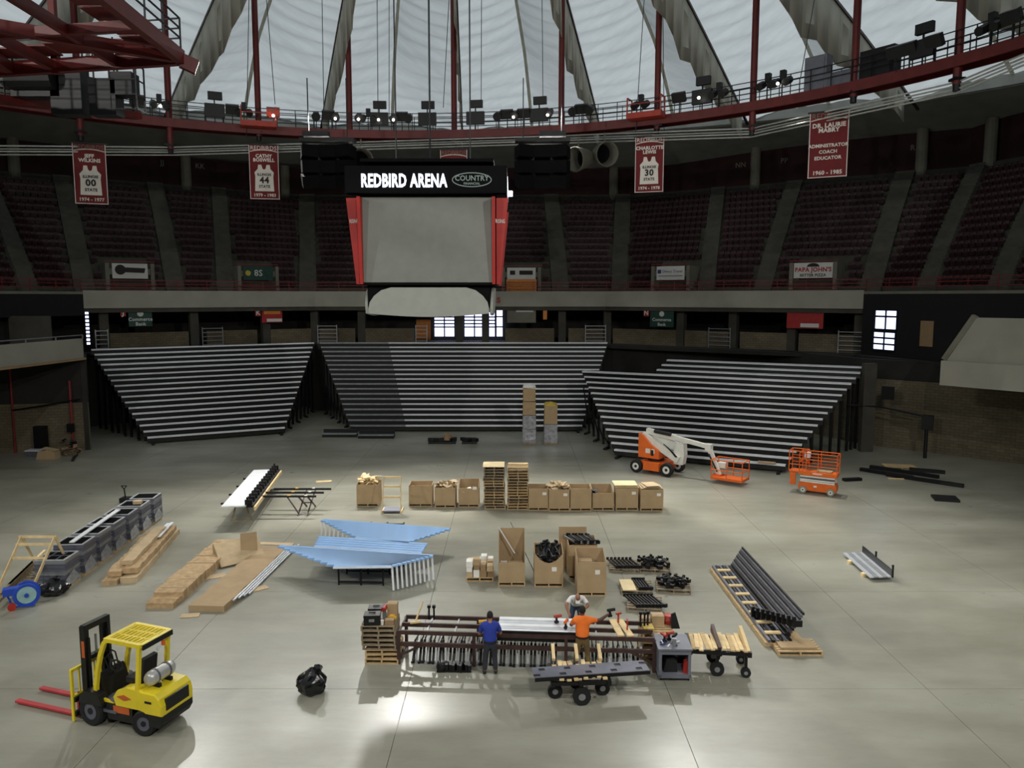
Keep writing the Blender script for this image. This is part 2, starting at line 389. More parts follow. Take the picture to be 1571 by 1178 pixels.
SEATS.sort(key=lambda s: s[0] ** 2 + s[1] ** 2 + (s[2] - CAM_H) ** 2)
sme = seat_mesh()
for x, y, z, r in SEATS[:300]:
    tag(put('stadium_seat', sme, None, (x, y, z), r), 'dark maroon folding seat in the upper tier blocks nearest the %s edge' % ('left' if x < 0 else 'right'), 'seat', 'nearest maroon seats of the upper tier on the ' + ('left' if x < 0 else 'right'))
big = MB(); bc = MB()
for x, y, z, r in SEATS[300:]:
    M = T(x, y, z, r)
    big.add([M @ Vector(v) for v in smb.v], smb.f); bc.add([M @ Vector(v) for v in cap.v], cap.f)
nb = len(big.f); big.add(bc.v, bc.f); me = big.mesh('seat_red'); me.materials.append(MATS['seat_cap'])
me.polygons.foreach_set('material_index', [0] * nb + [1] * (len(big.f) - nb)); me.update()
stuff(put('distant_stadium_seats', me), 'rows of dark maroon folding seats filling the upper tier', 'seats')

# vomitory portals with advertising boards
LB = ['white board with a black oval emblem over the upper-tier portal nearest the left end', 'dark board with pale curled emblem over the second upper-tier portal', 'white board with two dark panels above the orange shutter',
      'pale blue-white board over the portal behind the catwalk basket', 'white pizza advertising board with red lettering over the right portal']
for j, (p, i) in enumerate(VO):
    r = rzf(i); n = nrm(i); c = p + n * 1.2
    par = setting('door_portal_%d' % (j + 1), 'concrete portal into the upper tier, %s from the left' % nth(j)); par.location = (c.x, c.y, Z0); par.rotation_euler = (0, 0, r)
    for s in (-1, 1): MB().box((s * 1.75, 1.3, 1.35), (0.3, 2.6, 2.7)).ob('side_wall', 'concrete', par)
    MB().box((0, 2.0, 1.0), (3.2, 0.1, 2.0)).ob('dark_recess', 'maroon_dark', par)
    MB().box((0, 0.3, 2.0), (3.2, 0.2, 0.5)).ob('lintel', 'concrete', par)
    for z in (0.45, 0.85, 2.85): MB().box((0, -0.05 if z < 2 else 0.1, z), (3.9, 0.05, 0.07)).ob('rail', 'rail_red', par)
    M = T(c.x, c.y, Z0, r)
    sg = thing('advertising_board', LB[j], 'sign', M @ Vector((0, 0.1, 1.45)), r)
    w = 2.75 if j != 4 else 3.1
    MB().box((0, 0, 0.6), (w, 0.06, 1.25)).ob('panel', 'sign_white' if j != 1 else 'sign_green', sg)
    F = lambda x, z: Matrix.Translation((x, -0.05, z))
    if j == 0:
        MB().lathe([(0, 0.0), (0.42, 0.0), (0.42, 0.02), (0, 0.02)], 16, Matrix.Translation((-0.75, -0.03, 0.7)) @ Matrix.Rotation(PI / 2, 4, 'X')).ob('emblem', 'banner_ink', sg)
        MB().prism([(-0.6, 0.5), (1.1, 0.45), (1.2, 0.85), (-0.5, 0.9)], 0.03, Matrix.Translation((0, -0.04, 0))).ob('wordmark_band', 'banner_ink', sg)
    elif j == 1:
        text('lettering', '8S', 0.8, 'sign_white', sg, F(0, 0.6), 0.01)
        for x, m in ((-0.95, 'sign_yellow'), (0.9, 'sign_green')):
            MB().lathe([(0, 0.0), (0.25, 0.0), (0.25, 0.03), (0, 0.03)], 12, Matrix.Translation((x, -0.03, 0.6)) @ Matrix.Rotation(PI / 2, 4, 'X')).ob('emblem', m, sg)
    elif j == 2:
        MB().box((-0.85, -0.04, 0.75), (0.5, 0.02, 0.4)).ob('dark_panel', 'banner_ink', sg); MB().box((0.45, -0.04, 0.75), (1.3, 0.02, 0.4)).ob('dark_panel', 'banner_ink', sg)
    elif j == 3:
        text('lettering', 'Direct Travel', 0.36, 'ink_blue', sg, F(0.2, 0.75)); MB().box((-1.1, -0.04, 0.75), (0.35, 0.02, 0.35)).ob('emblem', 'ink_blue', sg)
        MB().box((0, -0.04, 0.35), (2.4, 0.02, 0.05)).ob('line', 'ink_blue', sg)
    else:
        text('lettering', "PAPA JOHN'S", 0.5, 'sign_red', sg, F(0, 0.65), 0.015, sx=0.95); text('lettering', 'BETTER PIZZA', 0.32, 'banner_ink', sg, F(0, 0.2), 0.006)
        MB().prism([(0.5 * cos(a * PI / 8), 0.9 + 0.3 * sin(a * PI / 8)) for a in range(9)], 0.02, Matrix.Translation((0, -0.04, 0))).ob('emblem', 'banner_ink', sg)
p, i = hit(800); M = T(p.x, p.y, Z0, rzf(i))
oc = thing('roller_shutter', 'orange roller shutter in the portal beside the scoreboard', 'shutter', M @ Vector((0, 0.75, 0)), rzf(i))
for k in range(6): MB().box((0, 0, 0.14 + k * 0.26), (2.9, 0.06, 0.24)).ob('slat', 'shutter_orange', oc)

# balcony railing, one run to each facet
for i in range(5):
    a, b = off(i, 0.05), off(i + 1, 0.05); L = (b - a).length; n = int(L / 2.2)
    rl = thing('balcony_railing', 'red pipe railing along the balcony edge, %s run from the left' % nth(i), 'railing', (a.x, a.y, 11.2))
    e = b - a
    for z in (0.35, 0.65, 0.95): MB().bar((0, 0, z), (e.x, e.y, z), 0.05).ob('rail', 'rail_red', rl)
    pm = MB().box((0, 0, 0.48), (0.05, 0.05, 0.96)).mesh('rail_red')
    for k in range(n + 1): put('post', pm, rl, (e.x * k / n, e.y * k / n, 0))
# writing on the fascia
p, i = hit(763, -0.34); ft = setting('trim_fascia_lettering', 'dark red letters on the pale balcony fascia'); ft.location = (p.x, p.y, 10.55); ft.rotation_euler = (0, 0, rzf(i))
text('lettering', 'ls', 1.1, 'sign_red', ft, Matrix.Translation((0, -0.03, 0)), 0.01)

# concrete columns on the upper wall
for j, px in enumerate((40, 297, 445, 738, 938, 1150, 1398, 1500)):
    p, i = hit(px, D0 + ROWS * RUN - 0.7)
    if p is None: continue
    struct(MB().cyl((p.x, p.y, 21.0), (p.x, p.y, 25.8), 0.5, 12).ob('wall_column', 'concrete'), 'concrete column against the dark upper wall')
for px, s in ((165, 'JJ'), (262, 'JJ'), (318, 'KK'), (1128, 'NN'), (1193, 'PP'), (1388, 'RR')):
    p, i = hit(px, D0 + ROWS * RUN - 0.1)
    o = setting('trim_section_letters', 'grey section letters on the dark upper wall'); o.location = (p.x, p.y, 24.3); o.rotation_euler = (0, 0, rzf(i))
    text('lettering', s, 0.7, 'concrete', o, Matrix.Translation((0, -0.05, 0)), 0.012)

# ------------------------------------------------------------------ concourse: piers, windows, rails, boards
for j, px in enumerate((160, 298, 408, 484, 556, 705, 745, 862, 931, 1045, 1125, 1215, 1318)):
    p, i = hit(px, 1.2); struct(MB().box((p.x, p.y, 8.1), (0.7, 0.7, 3.6), Matrix.Rotation(rzf(i), 3, 'Z')).ob('wall_pier', 'concrete_step'))
# pale half-height block parapets behind the bleachers
for j, (x0, x1) in enumerate(((165, 290), (318, 395), (415, 478), (490, 545), (560, 636), (775, 850), (872, 925), (940, 1040), (1050, 1120), (1135, 1210), (1225, 1310))):
    (a, i), (b, i2) = hit(x0, 0.9), hit(x1, 0.9)
    if i != i2: continue
    wallseg('wall_parapet', a, b, 6.3, 7.75, 'block_wall', 0.2)
# bright exterior windows
def window(n, px0, px1, py0, py1, d, cols, rows, label):
    (a, i), (b, _) = hit(px0, d), hit(px1, d); z1, z0 = zat(py0, a), zat(py1, a); w = (b - a).length; r = rzf(i); c = (a + b) / 2
    o = setting('window_%d' % n, label); o.location = (c.x, c.y, z0); o.rotation_euler = (0, 0, r)
    cw = w / cols; hs = [0] + rows; tot = sum(rows); z = 0; zz = z1 - z0
    for h in rows:
        hh = h / tot * zz
        for k in range(cols): MB().box((-w / 2 + (k + 0.5) * cw, 0, z + hh / 2), (cw - 0.14, 0.03, hh - 0.14)).ob('pane', 'window_glow', o)
        z += hh
    z = 0
    for h in rows + [0]:
        MB().box((0, -0.03, z), (w, 0.08, 0.12)).ob('mullion', 'paint_black', o); z += h / tot * zz
    for k in range(cols + 1): MB().box((-w / 2 + k * cw, -0.03, zz / 2), (0.12, 0.08, zz)).ob('mullion', 'paint_black', o)
    return o
window(1, 666, 698, 478, 517, 6.7, 2, [3, 1, 1, 1, 1.6], 'bright daylit window under the balcony left of the concourse pier')
window(2, 712, 760, 478, 517, 6.7, 3, [3, 1, 1, 1, 1.6], 'bright daylit window under the balcony right of the concourse pier')
window(3, 761, 772, 470, 517, 6.6, 1, [1, 1, 1], 'narrow bright window at the end of the concourse glazing')
window(4, 1341, 1375, 475, 505, -0.35, 2, [2, 1], 'bright upper window in the black portal wall')
window(5, 1340, 1374, 508, 536, -0.35, 2, [1, 1, 1], 'bright lower window in the black portal wall')
(a, i) = hit(650, 6.5); o = setting('door_1', 'orange door beside the bright windows'); o.location = (a.x, a.y, 6.3); o.rotation_euler = (0, 0, rzf(i))
MB().box((0, 0, 1.1), (1.5, 0.06, 2.2)).ob('leaf', 'shutter_orange', o)
(a, i) = hit(1421, -0.36); o = setting('door_2', 'tan door in the black portal wall'); o.location = (a.x, a.y, 7.3); o.rotation_euler = (0, 0, rzf(i))
MB().box((0, 0, 0.9), (1.1, 0.06, 1.8)).ob('leaf', 'cardboard_dark', o)
# guard rails on the bleacher side of the concourse
RAILPX = [(147, 166), (311, 342), (488, 517), (638, 655), (898, 929), (1087, 1120), (1286, 1324)]
for j, (x0, x1) in enumerate(RAILPX):
    (a, i), (b, _) = hit(x0, 0.45), hit(x1, 0.45); w = (b - a).length; c = (a + b) / 2
    t = thing('guard_rail', 'five-bar metal guard rail behind the bleachers, %s from the left' % nth(j), 'railing', (c.x, c.y, 6.3), rzf(i), 'guard rails behind the bleachers')
    for k in range(5): MB().box((0, 0, 0.25 + k * 0.36), (w, 0.05, 0.06)).ob('bar', 'alu_dull', t)
    for s in (-1, 1): MB().box((s * w / 2, 0, 0.9), (0.07, 0.07, 1.8)).ob('post', 'alu_dull', t)
# boards and letters under the fascia
def board(px0, px1, py0, py1, d, m, label):
    (a, i), (b, _) = hit(px0, d), hit(px1, d); z1, z0 = zat(py0, a), zat(py1, a); c = (a + b) / 2
    t = thing('wall_board', label, 'sign', (c.x, c.y, z0), rzf(i)); w, h = (b - a).length, z1 - z0
    MB().box((0, 0, h / 2), (w, 0.08, h)).ob('panel', m, t); return t, w, h
for px0, lab in ((199, 'dark green bank sign on the concourse behind the left bleacher'), (997, 'dark green bank sign in shadow behind the right bleacher')):
    t, w, h = board(px0, px0 + 36, 475, 501, 0.2, 'sign_green', lab)
    text('lettering', 'Commerce', 0.4, 'sign_white', t, Matrix.Translation((0, -0.06, h * 0.42)), 0.008); text('lettering', 'Bank', 0.4, 'sign_white', t, Matrix.Translation((0, -0.06, h * 0.14)), 0.008)
    MB().lathe([(0, 0), (0.25, 0), (0.25, 0.02), (0, 0.02)], 12, Matrix.Translation((0, -0.05, h * 0.76)) @ Matrix.Rotation(PI / 2, 4, 'X')).ob('emblem', 'sign_white', t)
    (a, i) = hit(px0 - 6, 0.15)
for px, s in ((191, 'J'), (397, 'K'), (991, 'N')):
    t, w, h = board(px - 4, px + 4, 475, 485, 0.1, 'sign_red', 'small red letter %s sign under the balcony fascia' % s)
    text('lettering', s, 0.6, 'sign_white', t, Matrix.Translation((0, -0.06, h / 2)), 0.015)
t, w, h = board(403, 434, 472, 495, 0.2, 'sign_red', 'red and white menu board behind the left bleacher')
MB().box((0.2, -0.06, h * 0.16), (w * 0.75, 0.03, h * 0.2)).ob('white_strip', 'sign_white', t); MB().box((0, -0.06, h * 0.72), (w * 0.8, 0.03, h * 0.3)).ob('yellow_strip', 'shutter_orange', t)
t, w, h = board(778, 822, 470, 495, 0.2, 'concrete', 'grey wall panel with small boards beside the bright windows')
MB().box((0.3, -0.06, h * 0.75), (w * 0.6, 0.03, h * 0.18)).ob('white_strip', 'sign_white', t)
t, w, h = board(833, 839, 470, 490, 0.2, 'shutter_orange', 'narrow orange upright panel under the balcony')
t, w, h = board(1206, 1262, 474, 503, 0.2, 'sign_red', 'dark red menu board behind the right bleacher')
MB().box((0.4, -0.06, h * 0.16), (w * 0.5, 0.03, h * 0.2)).ob('white_strip', 'sign_white', t)

# left balcony with pale parapet, right balcony end
lb = setting('wall_left_balcony', 'pale balcony parapet on the left with a thin rail')
A, B = Vector((-29.9, 54.5)), Vector((-31.6, 38.0)); e = (B - A)
MB().add([(A.x, A.y, 6.55), (B.x, B.y, 6.55), (B.x - 0.3, B.y, 6.55), (A.x - 0.3, A.y, 6.55), (A.x, A.y, 7.9), (B.x, B.y, 7.9), (B.x - 0.3, B.y, 7.9), (A.x - 0.3, A.y, 7.9)],
    [(0, 1, 2, 3), (7, 6, 5, 4), (0, 4, 5, 1), (1, 5, 6, 2), (2, 6, 7, 3), (3, 7, 4, 0)]).ob('parapet', 'concrete_pale', lb)
MB().bar((A.x, A.y, 6.5), (B.x, B.y, 6.5), 0.34, 0.14).ob('edge_strip', 'cardboard_dark', lb)
MB().bar((A.x, A.y, 8.15), (B.x, B.y, 8.15), 0.06).ob('rail', 'alu_dull', lb)
for k in range(7): q = A + e * (k / 6); MB().bar((q.x, q.y, 7.9), (q.x, q.y, 8.15), 0.06).ob('post', 'alu_dull', lb)
struct(MB().add([(A.x, A.y, 6.45), (B.x, B.y, 6.45), (-48, 38, 6.45), (-48, 56, 6.45), (-36, 64, 6.45)], [(0, 1, 2, 3, 4)]).ob('ceiling_left', 'dark_wall'))
struct(MB().b2((-47, 58.0, 6.4), (-36.5, 58.3, 9.6)).ob('wall_left_box', 'dark_wall')); struct(MB().b2((-36.6, 57.0, 6.45), (-33.6, 57.2, 9.4)).ob('wall_left_panel', 'concrete_step'))
s = thing('light_strip', 'vertical strip of small bright lights at the end of the left balcony', 'light', PD(136, 530, 56))
for k in range(9): MB().box((0, 0, 0.15 + k * 0.27), (0.22, 0.05, 0.16)).ob('lamp', 'window_glow', s)
rb = setting('wall_right_balcony', 'pale balcony end on the right with a sloping stair wall')
A, B = Vector((25.3, 46.0)), Vector((34, 35.0))
wallseg('x', A, B, 5.6, 7.05, 'concrete_pale', 0.4).parent = rb; bpy.data.objects['x'].name = 'parapet'
MB().add([(25.6, 46.2, 7.05), (34, 35.2, 7.05), (34, 35.2, 9.6), (26.6, 45.0, 9.6), (25.9, 46.4, 7.05), (34.3, 35.5, 7.05), (34.3, 35.5, 9.6), (26.9, 45.3, 9.6)],
    [(0, 1, 2, 3), (7, 6, 5, 4), (0, 4, 5, 1), (1, 5, 6, 2), (2, 6, 7, 3), (3, 7, 4, 0)]).ob('stair_wall', 'concrete_pale', rb)
MB().bar((25.7, 46.3, 7.1), (26.7, 45.2, 9.7), 0.5, 0.3).ob('stair_cap', 'concrete', rb)
# pipes on the block walls
pp = thing('wall_pipes', 'dark conduit and red standpipes on the left block wall', 'pipes', (-33, 53.6, 0))
MB().cyl((-1.5, -0.1, 0), (-1.5, -0.1, 6.3), 0.08, 8).ob('standpipe', 'rail_red', pp); MB().cyl((2.2, 0.5, 0), (2.2, 0.5, 5), 0.09, 8).ob('standpipe', 'rail_red', pp)
MB().path([(-1.5, -0.15, 3.0), (0.6, 0.1, 3.3), (1.6, 0.25, 3.5), (2.9, 0.45, 3.7)], 0.06).ob('conduit', 'steel_black', pp)
MB().box((0.3, -0.05, 0.95), (0.8, 0.4, 1.9)).ob('cabinet', 'steel_black', pp); MB().box((2.2, 0.3, 1.7), (0.4, 0.3, 0.6)).ob('valve_box', 'steel_black', pp)
pr = thing('wall_conduit', 'dark conduit running across the right block wall to a junction box', 'pipes', (25.2, 53.6, 0))
MB().path([(-1.9, 0.4, 3.3), (0.4, 0.3, 3.2), (2.6, -1.6, 2.8)], 0.07).ob('conduit', 'steel_black', pr); MB().box((2.7, -1.7, 2.4), (0.7, 0.4, 1.0), Matrix.Rotation(-0.6, 3, 'Z')).ob('junction_box', 'steel_black', pr)
MB().cyl((2.6, -1.8, 0), (2.6, -1.8, 2.0), 0.12, 8).ob('standpipe', 'steel_black', pr); MB().box((0.7, -0.1, 4.2), (0.8, 0.2, 0.9), Matrix.Rotation(-0.6, 3, 'Z')).ob('louvre', 'black_wall', pr)

# ------------------------------------------------------------------ fabric roof
ceil = setting('ceiling', 'pale translucent fabric dome with radial seams')
NS, R0, R1 = 24, 5.0, 55.0
def zr(r): return 34.2 - 6.6 * (r / R1) ** 1.6
def ed(r): return max(0.0, min(1.0, (R1 - 0.8 - r) / 11.0)) ** 0.8
hal = []
da = 2 * PI / NS / 2
for sgn in (1, -1):
    mb = MB(); na, nr = 8, 190
    vs = []
    for j in range(nr + 1):
        r = R0 + (R1 - R0) * j / nr
        for q in range(na + 1):
            u = q / na; a = sgn * da * u
            fold = (-0.9 * (1 - u) ** 2 + 3.0 * u ** 2.3 * ed(r)) * (r / R1)
            wv = 0.5 * abs(sin(1.45 * (r - 4.2 * u * (r / R1)) + 0.9 * sin(r * 0.37) + sgn * 0.5)) ** 0.7 * (0.35 + 0.65 * sin(PI * u)) * (r / R1) ** 0.6
            vs.append((r * sin(a), r * cos(a), zr(r) + fold + wv))
    fs = []
    for j in range(nr):
        for q in range(na):
            k = j * (na + 1) + q; f = (k, k + 1, k + na + 2, k + na + 1)
            fs.append(f if sgn < 0 else f[::-1])
    mb.add(vs, fs); hal.append(mb.mesh('roof_fabric', True))
seam1 = MB(); seam2 = MB(); fin = MB()
for j in range(24):
    r, r2 = R0 + (R1 - R0) * j / 24, R0 + (R1 - R0) * (j + 1) / 24
    seam1.bar((0, r, zr(r) + 2.8 * ed(r) * r / R1 - 0.06), (0, r2, zr(r2) + 2.8 * ed(r2) * r2 / R1 - 0.06), 0.1 + 0.22 * r / R1, 0.05)
    seam2.bar((0, r, zr(r) - 0.98 * r / R1), (0, r2, zr(r2) - 0.98 * r2 / R1), 0.2, 0.2)
fp = []
for j in range(17):
    r = 18 + 33 * j / 16.0; zt = zr(r) - 0.9 * r / R1; dp = 4.2 - 3.0 * abs(j / 16.0 - 0.4) + 0.3 * sin(j * 2.4)
    fp.append((r, zt, zt - dp))
for (r, a, b), (r2, a2, b2) in zip(fp, fp[1:]):
    w0, w1 = 0.04 + 0.1 * sin(r), 0.04 + 0.1 * sin(r2)
    fin.sheet((0, r, a), (0, r2, a2), (w1, r2, b2), (w0, r, b), 0.04)
s1, s2, fm = seam1.mesh('liner_fabric'), seam2.mesh('steel_brown'), fin.mesh('liner_fabric', True)
TH0 = rad(-2.7)
for k in range(NS):
    rz = -(TH0 + 2 * PI * k / NS)
    for me in hal: put('fabric_panel', me, ceil, (CX, CY, 0), rz)
    th = math.atan2(sin(rz), cos(rz))
    put('valley_seam', s2, ceil, (CX, CY, 0), rz); put('ridge_seam', s1, ceil, (CX, CY, 0), rz + da)
    if abs(th) < rad(120): put('liner_fin', fm, ceil, (CX, CY, 0), rz)
mb = MB()
mb.lathe([(0.1, zr(0) + 0.3), (R0 + 0.3, zr(R0) + 0.2)], 24, Matrix.Translation((CX, CY, 0))); mb.ob('crown_disc', 'roof_fabric', ceil)
mb = MB(); mb.lathe([(53.6, 26.9), (54.2, 28.2), (69, 29.4)], 72, Matrix.Translation((CX, CY, 0))); mb.ob('roof_rim', 'soffit', ceil)
mb = MB(); mb.lathe([(53.4, 27.0), (62.6, 25.1), (69, 25.1)], 72, Matrix.Translation((CX, CY, 0))); struct(mb.ob('ceiling_soffit', 'soffit'), 'dark grey ring soffit below the fabric roof')

# ------------------------------------------------------------------ masts and catwalk ring
RC, RR, RZ = Vector((-7.1, 23.9)), 32.3, 22.0
def rp(th, dr=0.0): return Vector((RC.x + (RR + dr) * sin(th), RC.y + (RR + dr) * cos(th)))
def pxof(x, y, z):
    v = Vector((x, y, z - CAM_H)); return 785.5 + FOC * v.x / v.dot(FWD)
def th_at(px, dr=0.0):
    lo, hi = rad(-80), rad(100)
    for _ in range(50):
        m = (lo + hi) / 2; p = rp(m, dr)
        if pxof(p.x, p.y, RZ) < px: lo = m
        else: hi = m
    return (lo + hi) / 2
MAST = [(-20, 235), (122, 216), (260, 236), (397, 216), (537, 228), (697, 226), (861, 218), (1008, 206), (1155, 208), (1310, 158), (1470, 140), (1640, 70)]
mpos = []
for j, (px, pyb) in enumerate(MAST):
    th = th_at(px); p = rp(th); zb = zat(pyb, p); mpos.append((th, p, zb))
    if j == 0: continue
    t = thing('roof_mast', 'dark red steel mast of the cable roof, %s from the left' % nth(j - 1) if j < 11 else 'dark red steel mast of the cable roof past the catwalk end', 'mast', (p.x, p.y, zb), 0, 'red roof masts')
    MB().cyl((0, 0, 0.3), (0, 0, 32.3 - zb), 0.2, 14).ob('tube', 'steel_red', t)
    MB().cyl((0, 0, 0), (0, 0, 0.5), 0.17, 12).ob('foot_clamp', 'steel_black', t)
    MB().box((0, 0, 0.55), (0.55, 0.55, 0.12)).ob('clamp_plate', 'steel_black', t)
def arc(th0, th1, n): return [th0 + (th1 - th0) * k / n for k in range(n + 1)]
cw = thing('catwalk_ring', 'red curved catwalk with railings carrying the arena lights', 'catwalk', (0, 0, 0))
ths = [m[0] for m in mpos]; ths[0] = rad(-62)
ths.append(ths[0] + 2 * PI)
for j in range(len(ths) - 1):
    deck, rail, kick = MB(), MB(), MB(); A = arc(ths[j], ths[j + 1], 5 if j < len(ths) - 2 else 30)
    for a, b in zip(A, A[1:]):
        for dr, w, h, z in ((-0.25, 0.14, 0.55, RZ), (0.85, 0.14, 0.5, RZ)):
            p, q = rp(a, dr), rp(b, dr); deck.bar((p.x, p.y, z), (q.x, q.y, z), w, h)
        p, q = rp(a, 0.3), rp(b, 0.3); deck.bar((p.x, p.y, RZ + 0.1), (q.x, q.y, RZ + 0.1), 1.1, 0.05)
        for z in (0.75, 1.05, 1.4):
            for dr in (-0.25, 0.85): p, q = rp(a, dr), rp(b, dr); rail.bar((p.x, p.y, RZ + z), (q.x, q.y, RZ + z), 0.045)
        for dr in (-0.25, 0.85): p = rp(a, dr); rail.bar((p.x, p.y, RZ + 0.2), (p.x, p.y, RZ + 1.4), 0.045)
    deck.ob('walkway_beam', 'steel_red', cw); rail.ob('guard_rails', 'steel_black', cw)
# orange baskets hung on the catwalk
for px, lab in ((397, 'bright orange work basket on the catwalk above the second banner'), (998, 'bright orange work basket on the catwalk above the fourth banner')):
    p = rp(th_at(px), -0.9); t = thing('work_basket', lab, 'basket', (p.x, p.y, RZ), -th_at(px))
    MB().box((0, 0, 0.2), (2.3, 0.9, 0.35)).ob('tray', 'steel_orange', t)
    for x in (-1.1, 1.1): MB().bar((x, -0.4, 0.3), (x, -0.4, 1.3), 0.07).bar((x, 0.4, 0.3), (x, 0.4, 1.3), 0.07).bar((x, -0.4, 1.3), (x, 0.4, 1.3), 0.07).ob('hoop', 'steel_orange', t)
    MB().bar((-1.1, -0.4, 0.9), (1.1, -0.4, 0.9), 0.05).ob('rail', 'steel_orange', t)
# hoop cables between the lower mast ends
low = [m for (m, q) in zip(mpos, MAST) if q[0] in (-20, 260, 537, 861, 1155, 1470, 1640)]
for j, (m0, m1) in enumerate(zip(low, low[1:])):
    t = thing('hoop_cable', 'bundle of pale steel hoop cables between lower mast ends, %s span from the left' % nth(j), 'cable', (m0[1].x, m0[1].y, m0[2]))
    e = Vector((m1[1].x - m0[1].x, m1[1].y - m0[1].y, m1[2] - m0[2]))
    for dz, dy in ((0, 0), (0.16, 0.1), (0.32, 0), (-0.16, 0.1)): MB().cyl((0, dy, dz + 0.1), e + Vector((0, dy, dz + 0.1)), 0.045, 6).ob('strand', 'cable', t)
# thin hanging wires
for j, (x0, x1, y1, Y) in enumerate(sorted(((493, 497, 182, 55), (578, 580, 178, 55), (597, 597, 183, 56), (657, 660, 262, 36), (692, 680, 165, 56), (739, 738, 165, 56), (831, 833, 160, 56), (992, 975, 205, 52), (1016, 1019, 205, 52), (1260, 1228, 120, 46), (383, 378, 215, 54), (404, 422, 160, 54)))):
    a, b = PD(x0, -60, Y), PD(x1, y1, Y)
    tag(MB().cyl((0, 0, 0), b - a, 0.025 if x0 != 657 else 0.045, 5).ob('hanging_wire', 'thin_cable', None, a), 'thin dark wire hanging from the roof, %s from the left in its row' % nth(j), 'wire', 'thin roof wires')
# ------------------------------------------------------------------ lights and gear on the catwalk
def floodlight(px, kind, lab, lit=False, beam=None, th=None):
    th = th_at(px) if th is None else th; p = rp(th, -0.32); t = thing('floodlight', lab, 'light', (p.x, p.y, RZ + 0.2), -th, 'arena lights on the catwalk')
    MB().box((0, 0, 0.55), (0.06, 0.06, 1.1)).ob('post', 'steel_black', t)
    R1_ = Matrix.Rotation(0.5, 3, 'X')
    if kind == 0: MB().box((0, -0.15, 0.95), (0.85, 0.3, 0.6), R1_).ob('lamp_head', 'paint_black', t)
    elif kind == 1: MB().cyl((0, 0.35, 1.1), (0, -0.4, 0.75), 0.2, 12, 0.3).ob('lamp_head', 'paint_black', t)
    elif kind == 2:
        MB().box((0, -0.05, 0.8), (1.25, 0.25, 0.85)).ob('lamp_head', 'paint_black', t); MB().box((0.05, 0, 1.75), (0.9, 0.25, 0.5)).ob('upper_lamp_head', 'paint_black', t); MB().box((0, 0, 1.35), (0.08, 0.08, 0.7)).ob('stem', 'steel_black', t)
    else:
        MB().cyl((-0.35, 0.2, 0.95), (-0.35, -0.35, 0.7), 0.22, 10).ob('lamp_head', 'paint_black', t); MB().cyl((0.35, 0.2, 0.95), (0.35, -0.35, 0.7), 0.22, 10).ob('lamp_head', 'paint_black', t)
        MB().box((0, 0.1, 1.25), (0.3, 0.3, 0.5)).ob('ballast', 'steel_black', t)
    if lit: MB().cyl((0, -0.52, 0.66), (0, -0.56, 0.63), 0.09, 12).ob('lens', 'lamp_glow', t)
    if beam:
        l = bpy.data.lights.new('beam', 'SPOT'); l.energy = FLOOD_W * beam[3]; l.spot_size = rad(beam[2]); l.spot_blend = 0.8; l.shadow_soft_size = 0.25; l.color = (1.0, 0.98, 0.93)
        o = bpy.data.objects.new('beam', l); COL.objects.link(o); o.parent = t
        w = Matrix.Translation(t.location) @ Matrix.Rotation(-th, 4, 'Z'); tgt = w.inverted() @ Vector((beam[0], beam[1], 0))
        o.location = (0, -0.8, 0.5); o.rotation_euler = (tgt - Vector(o.location)).to_track_quat('-Z', 'Y').to_euler()
FIX = [(20, 3), (60, 0), (210, 0), (245, 3), (330, 2), (357, 0), (375, 3), (420, 0), (486, 1), (505, 0), (516, 1), (552, 1), (566, 3), (583, 2), (606, 1), (618, 0), (628, 1), (657, 2), (731, 2), (766, 1), (780, 0), (792, 1), (806, 0),
       (829, 2), (845, 1), (882, 1), (895, 0), (908, 1), (985, 3), (1045, 0), (1080, 2), (1105, 3), (1180, 3), (1203, 3), (1380, 0), (1400, 0), (1420, 2), (1440, 0), (1525, 3), (1560, 0)]
LIT = {245: (-8, 32, 70, 0.6), 516: (-8, 27, 75, 2.0), 845: (3, 27, 75, 2.0), 1080: (10, 32, 75, 0.7), 420: (-12, 40, 70, 0.8), 1203: (13, 36, 75, 0.8), 606: (0, 34, 70, 1.3)}
for j, (px, k) in enumerate(FIX): floodlight(px, k, 'black floodlight on the red catwalk ring, %s from the left' % nth(j), px in LIT or px in (552, 583, 792), LIT.get(px))
# fill lamps added out of view on the ring's near half, behind the viewpoint
for a, tx, ty, e in ((-112, -10, 38, 1.1), (128, 4, 38, 1.1), (-150, -4, 40, 0.9), (160, -4, 40, 0.9)):
    floodlight(0, 0, 'added unseen fill floodlight on the near half of the catwalk ring, %s' % {-112: 'far left', 128: 'far right', -150: 'inner left', 160: 'inner right'}[a], False, (tx, ty, 95, e), rad(a))
# equipment cabinets on the right part of the ring
for px, w, h, lab, m in ((1250, 1.3, 2.0, 'tall grey cabinet on the right end of the catwalk', 'grey_paint'), (1292, 1.9, 0.9, 'low grey equipment box on the right end of the catwalk', 'grey_paint'), (1344, 1.9, 1.6, 'square dark equipment cage on the right end of the catwalk', 'steel_black')):
    th = th_at(px); p = rp(th, 0.3); t = thing('equipment_cabinet', lab, 'cabinet', (p.x, p.y, RZ + 0.15), -th)
    MB().box((0, 0, h / 2), (w, 0.7, h)).ob('body', m, t); MB().box((0, -0.37, h / 2), (w * 0.8, 0.04, h * 0.85)).ob('door', m, t)

